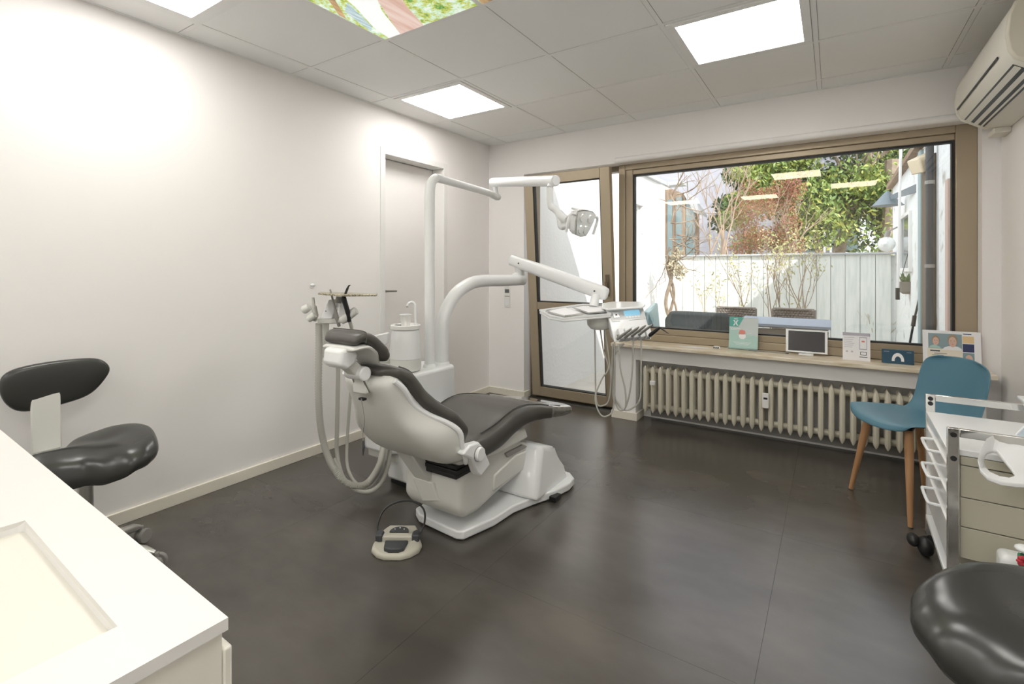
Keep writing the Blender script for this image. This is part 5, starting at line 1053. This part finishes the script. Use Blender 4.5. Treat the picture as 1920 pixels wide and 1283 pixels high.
# ------------------------------------------------------------------ planting
def branchy(q, p, d_, L_, r_, depth, spread=0.6, tips=None, up=0.15, n=5):
    pts = [p]; cur = p.copy(); dv = d_.normalized()
    for k in range(4):
        dv = (dv+Vector((random.uniform(-1, 1), random.uniform(-1, 1), random.uniform(-1, 1)))*0.22+Vector((0, 0, up*0.3))).normalized(); cur = cur+dv*L_/4; pts.append(cur.copy())
    q.tube(pts, [r_, r_*0.9, r_*0.8, r_*0.7, r_*0.6], n, cap=False)
    if depth == 0:
        if tips is not None: tips.append(cur.copy())
        return
    for k in range(random.choice((2, 3))):
        nd = (dv+Vector((random.uniform(-1, 1), random.uniform(-1, 1), random.uniform(-0.6, 1)))*spread).normalized()
        branchy(q, pts[random.choice((2, 3, 4))], nd, L_*random.uniform(0.6, 0.8), r_*0.58, depth-1, spread, tips, up, n)
    if tips is not None: tips.append(cur.copy())
def leaves(name, m__, parent, centres, count, rad, size, squash=1.0, shape=None):
    q = MB(); vs = []; fs = []
    for k in range(count):
        c = random.choice(centres); R = rad if not isinstance(c, tuple) else c[1]; c = c if not isinstance(c, tuple) else c[0]
        while True:
            v = Vector((random.uniform(-1, 1), random.uniform(-1, 1), random.uniform(-1, 1)))
            if v.length < 1: break
        p = c+Vector((v.x*R, v.y*R, v.z*R*squash)); n = Vector((random.uniform(-1, 1), random.uniform(-1, 1), random.uniform(-0.6, 0.5))).normalized()
        a = n.cross(Vector((random.uniform(-1, 1), random.uniform(-1, 1), random.uniform(-1, 1)))).normalized(); b = n.cross(a); s_ = size*random.uniform(0.6, 1.3)
        i = len(vs); vs += [p-a*s_, p-b*s_*0.42+n*s_*0.1, p+a*s_, p+b*s_*0.42+n*s_*0.1]; fs.append((i, i+1, i+2, i+3))
    o = q.add(vs, fs).obj(name, m__, parent); o['kind'] = 'stuff'; return o
# big evergreen tree behind the fence
tb_ = Vector((2.45, 7.9, TZ))
t = thing('green_tree', 'large glossy green tree with a leaning trunk behind the fence', 'tree', tb_)
q = MB(); trunk = [at(1568, 640, d=11), at(1572, 480, d=11), at(1590, 420, d=11), at(1606, 360, d=11), at(1625, 310, d=11), at(1650, 240, d=11)]
q.tube(spline(trunk), [0.15-0.0035*k for k in range(31)], 10)
q.tube(spline([at(1545, 600, d=10.6), at(1535, 470, d=10.6), at(1520, 400, d=10.6), at(1490, 330, d=10.6)]), 0.07, 8)
q.tube(spline([at(1655, 560, d=10), at(1662, 470, d=10), at(1668, 420, d=10), at(1672, 300, d=10)]), 0.12, 8)
for p_ in trunk[2:]: branchy(q, p_, Vector((random.uniform(-1, 1), random.uniform(-0.5, 0.5), 0.5)), 1.2, 0.05, 2)
q.obj('trunk', 'bark', t, smooth=True)
cl = []
random.seed(11)
for k in range(60):
    px = random.uniform(1470, 1720); py = random.uniform(150, 470)
    if px < 1500 and 330 < py: continue
    if py > 395 and 1600 < px < 1650: continue
    if px < 1520 and py < 285: continue
    cl.append((at(px, py, d=random.uniform(9.6, 12.2)), random.uniform(0.35, 0.7)))
for px, py in ((1400, 320), (1425, 345), (1440, 310), (1460, 330), (1480, 300), (1500, 290), (1385, 380), (1375, 410)): cl.append((at(px, py, d=10.5), 0.32))
leaves('foliage', 'leafg', t, cl, 15000, 0.5, 0.060, 0.8)
leaves('foliage_light', 'leafy', t, cl, 3000, 0.5, 0.060, 0.8)
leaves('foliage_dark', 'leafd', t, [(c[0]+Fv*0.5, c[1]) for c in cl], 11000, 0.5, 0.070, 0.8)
# russet shrub
t = thing('russet_shrub', 'reddish brown shrub left of the green tree behind the fence', 'shrub', at(1430, 640, d=9.4))
q = MB(); tips = []
for k in range(6): branchy(q, at(1400+12*k, 560, d=9.4), Vector((random.uniform(-0.3, 0.3), 0, 1)), 0.95, 0.022, 3, 0.5, tips)
q.obj('stems', 'twig', t)
cl = [(at(random.uniform(1385, 1490), random.uniform(350, 470), d=random.uniform(9.0, 9.8)), 0.22) for k in range(34)]
leaves('foliage', 'leafr', t, cl, 9000, 0.3, 0.026)
leaves('foliage_green', 'leafg', t, cl, 1500, 0.3, 0.03)
# bare branches
t = thing('bare_shrub', 'leafless grey branches in front of the shaded house wall', 'shrub', at(1350, 600, d=8.8)); q = MB()
for px in (1318, 1335, 1352, 1372): branchy(q, at(px, 520, d=8.8), Vector((random.uniform(-0.2, 0.4), 0, 1)), 1.0, 0.020, 4, 0.75, None, 0.3, 4)
q.tube(spline([at(1354, 500, d=8.9), at(1356, 455, d=8.9), at(1352, 432, d=8.9)]), 0.035, 8)
q.obj('branches', 'twig', t)
# climbing vine on the left
t = thing('climbing_vine', 'thick twisted bare vine climbing at the corner of the white wall', 'climbing plant', at(1258, 640, d=7.3)); q = MB(); dv_ = 7.35
for off in (0, 1, 2):
    pts = [at(1256+6*math.sin(k*1.1+off*2.1)+4*off-k*0.4, 650-k*19, d=dv_) for k in range(10)]
    q.tube(spline(pts), 0.026-0.005*off, 7)
random.seed(5)
for k in range(16): branchy(q, at(1258+random.uniform(-4, 10), random.uniform(355, 500), d=dv_), Vector((random.uniform(-0.2, 1), random.uniform(-0.5, 0.2), random.uniform(-0.7, 0.8))), 0.38, 0.011, 2, 0.8, None, 0.0, 4)
q.obj('stems', 'bark', t, smooth=True)
tp_ = [at(1262+random.uniform(-8, 14), random.uniform(470, 520), d=dv_-0.05) for k in range(12)]
leaves('dry_leaves', 'paletwig', t, tp_, 260, 0.10, 0.035)
# roses and thin plants in front of the fence
for nm, lab, xs_, hh, dd_, lv in (('rose_bush', 'spindly rose bush with pale leaves in front of the middle of the fence', (1440, 1470, 1500), 0.80, 7.2, 600), ('thin_shrub', 'thin yellowish twigs at the left of the fence', (1330, 1345, 1372), 0.55, 7.3, 160), ('dry_plant', 'dry bleached stalk near the right end of the fence', (1625, 1632, 1640), 0.30, 7.0, 0)):
    t = thing(nm, lab, 'shrub', at(xs_[0], 660, d=dd_)); t.location.z = TZ; q = MB(); tips = []
    zb = TZ
    for px in xs_:
        b = at(px, 620, d=dd_); b.z = TZ
        for _ in range(1 if nm == 'thin_shrub' else 2): branchy(q, b+Vector((0, 0, 0)), Vector((random.uniform(-0.25, 0.25), random.uniform(-0.1, 0.1), 1)), hh, 0.012, 3, 0.5, tips, 0.5, 4)
    q.obj('stems', 'paletwig' if nm != 'rose_bush' else 'twig', t)
    if lv: leaves('foliage', 'leafp', t, tips, lv, 0.09, 0.024)
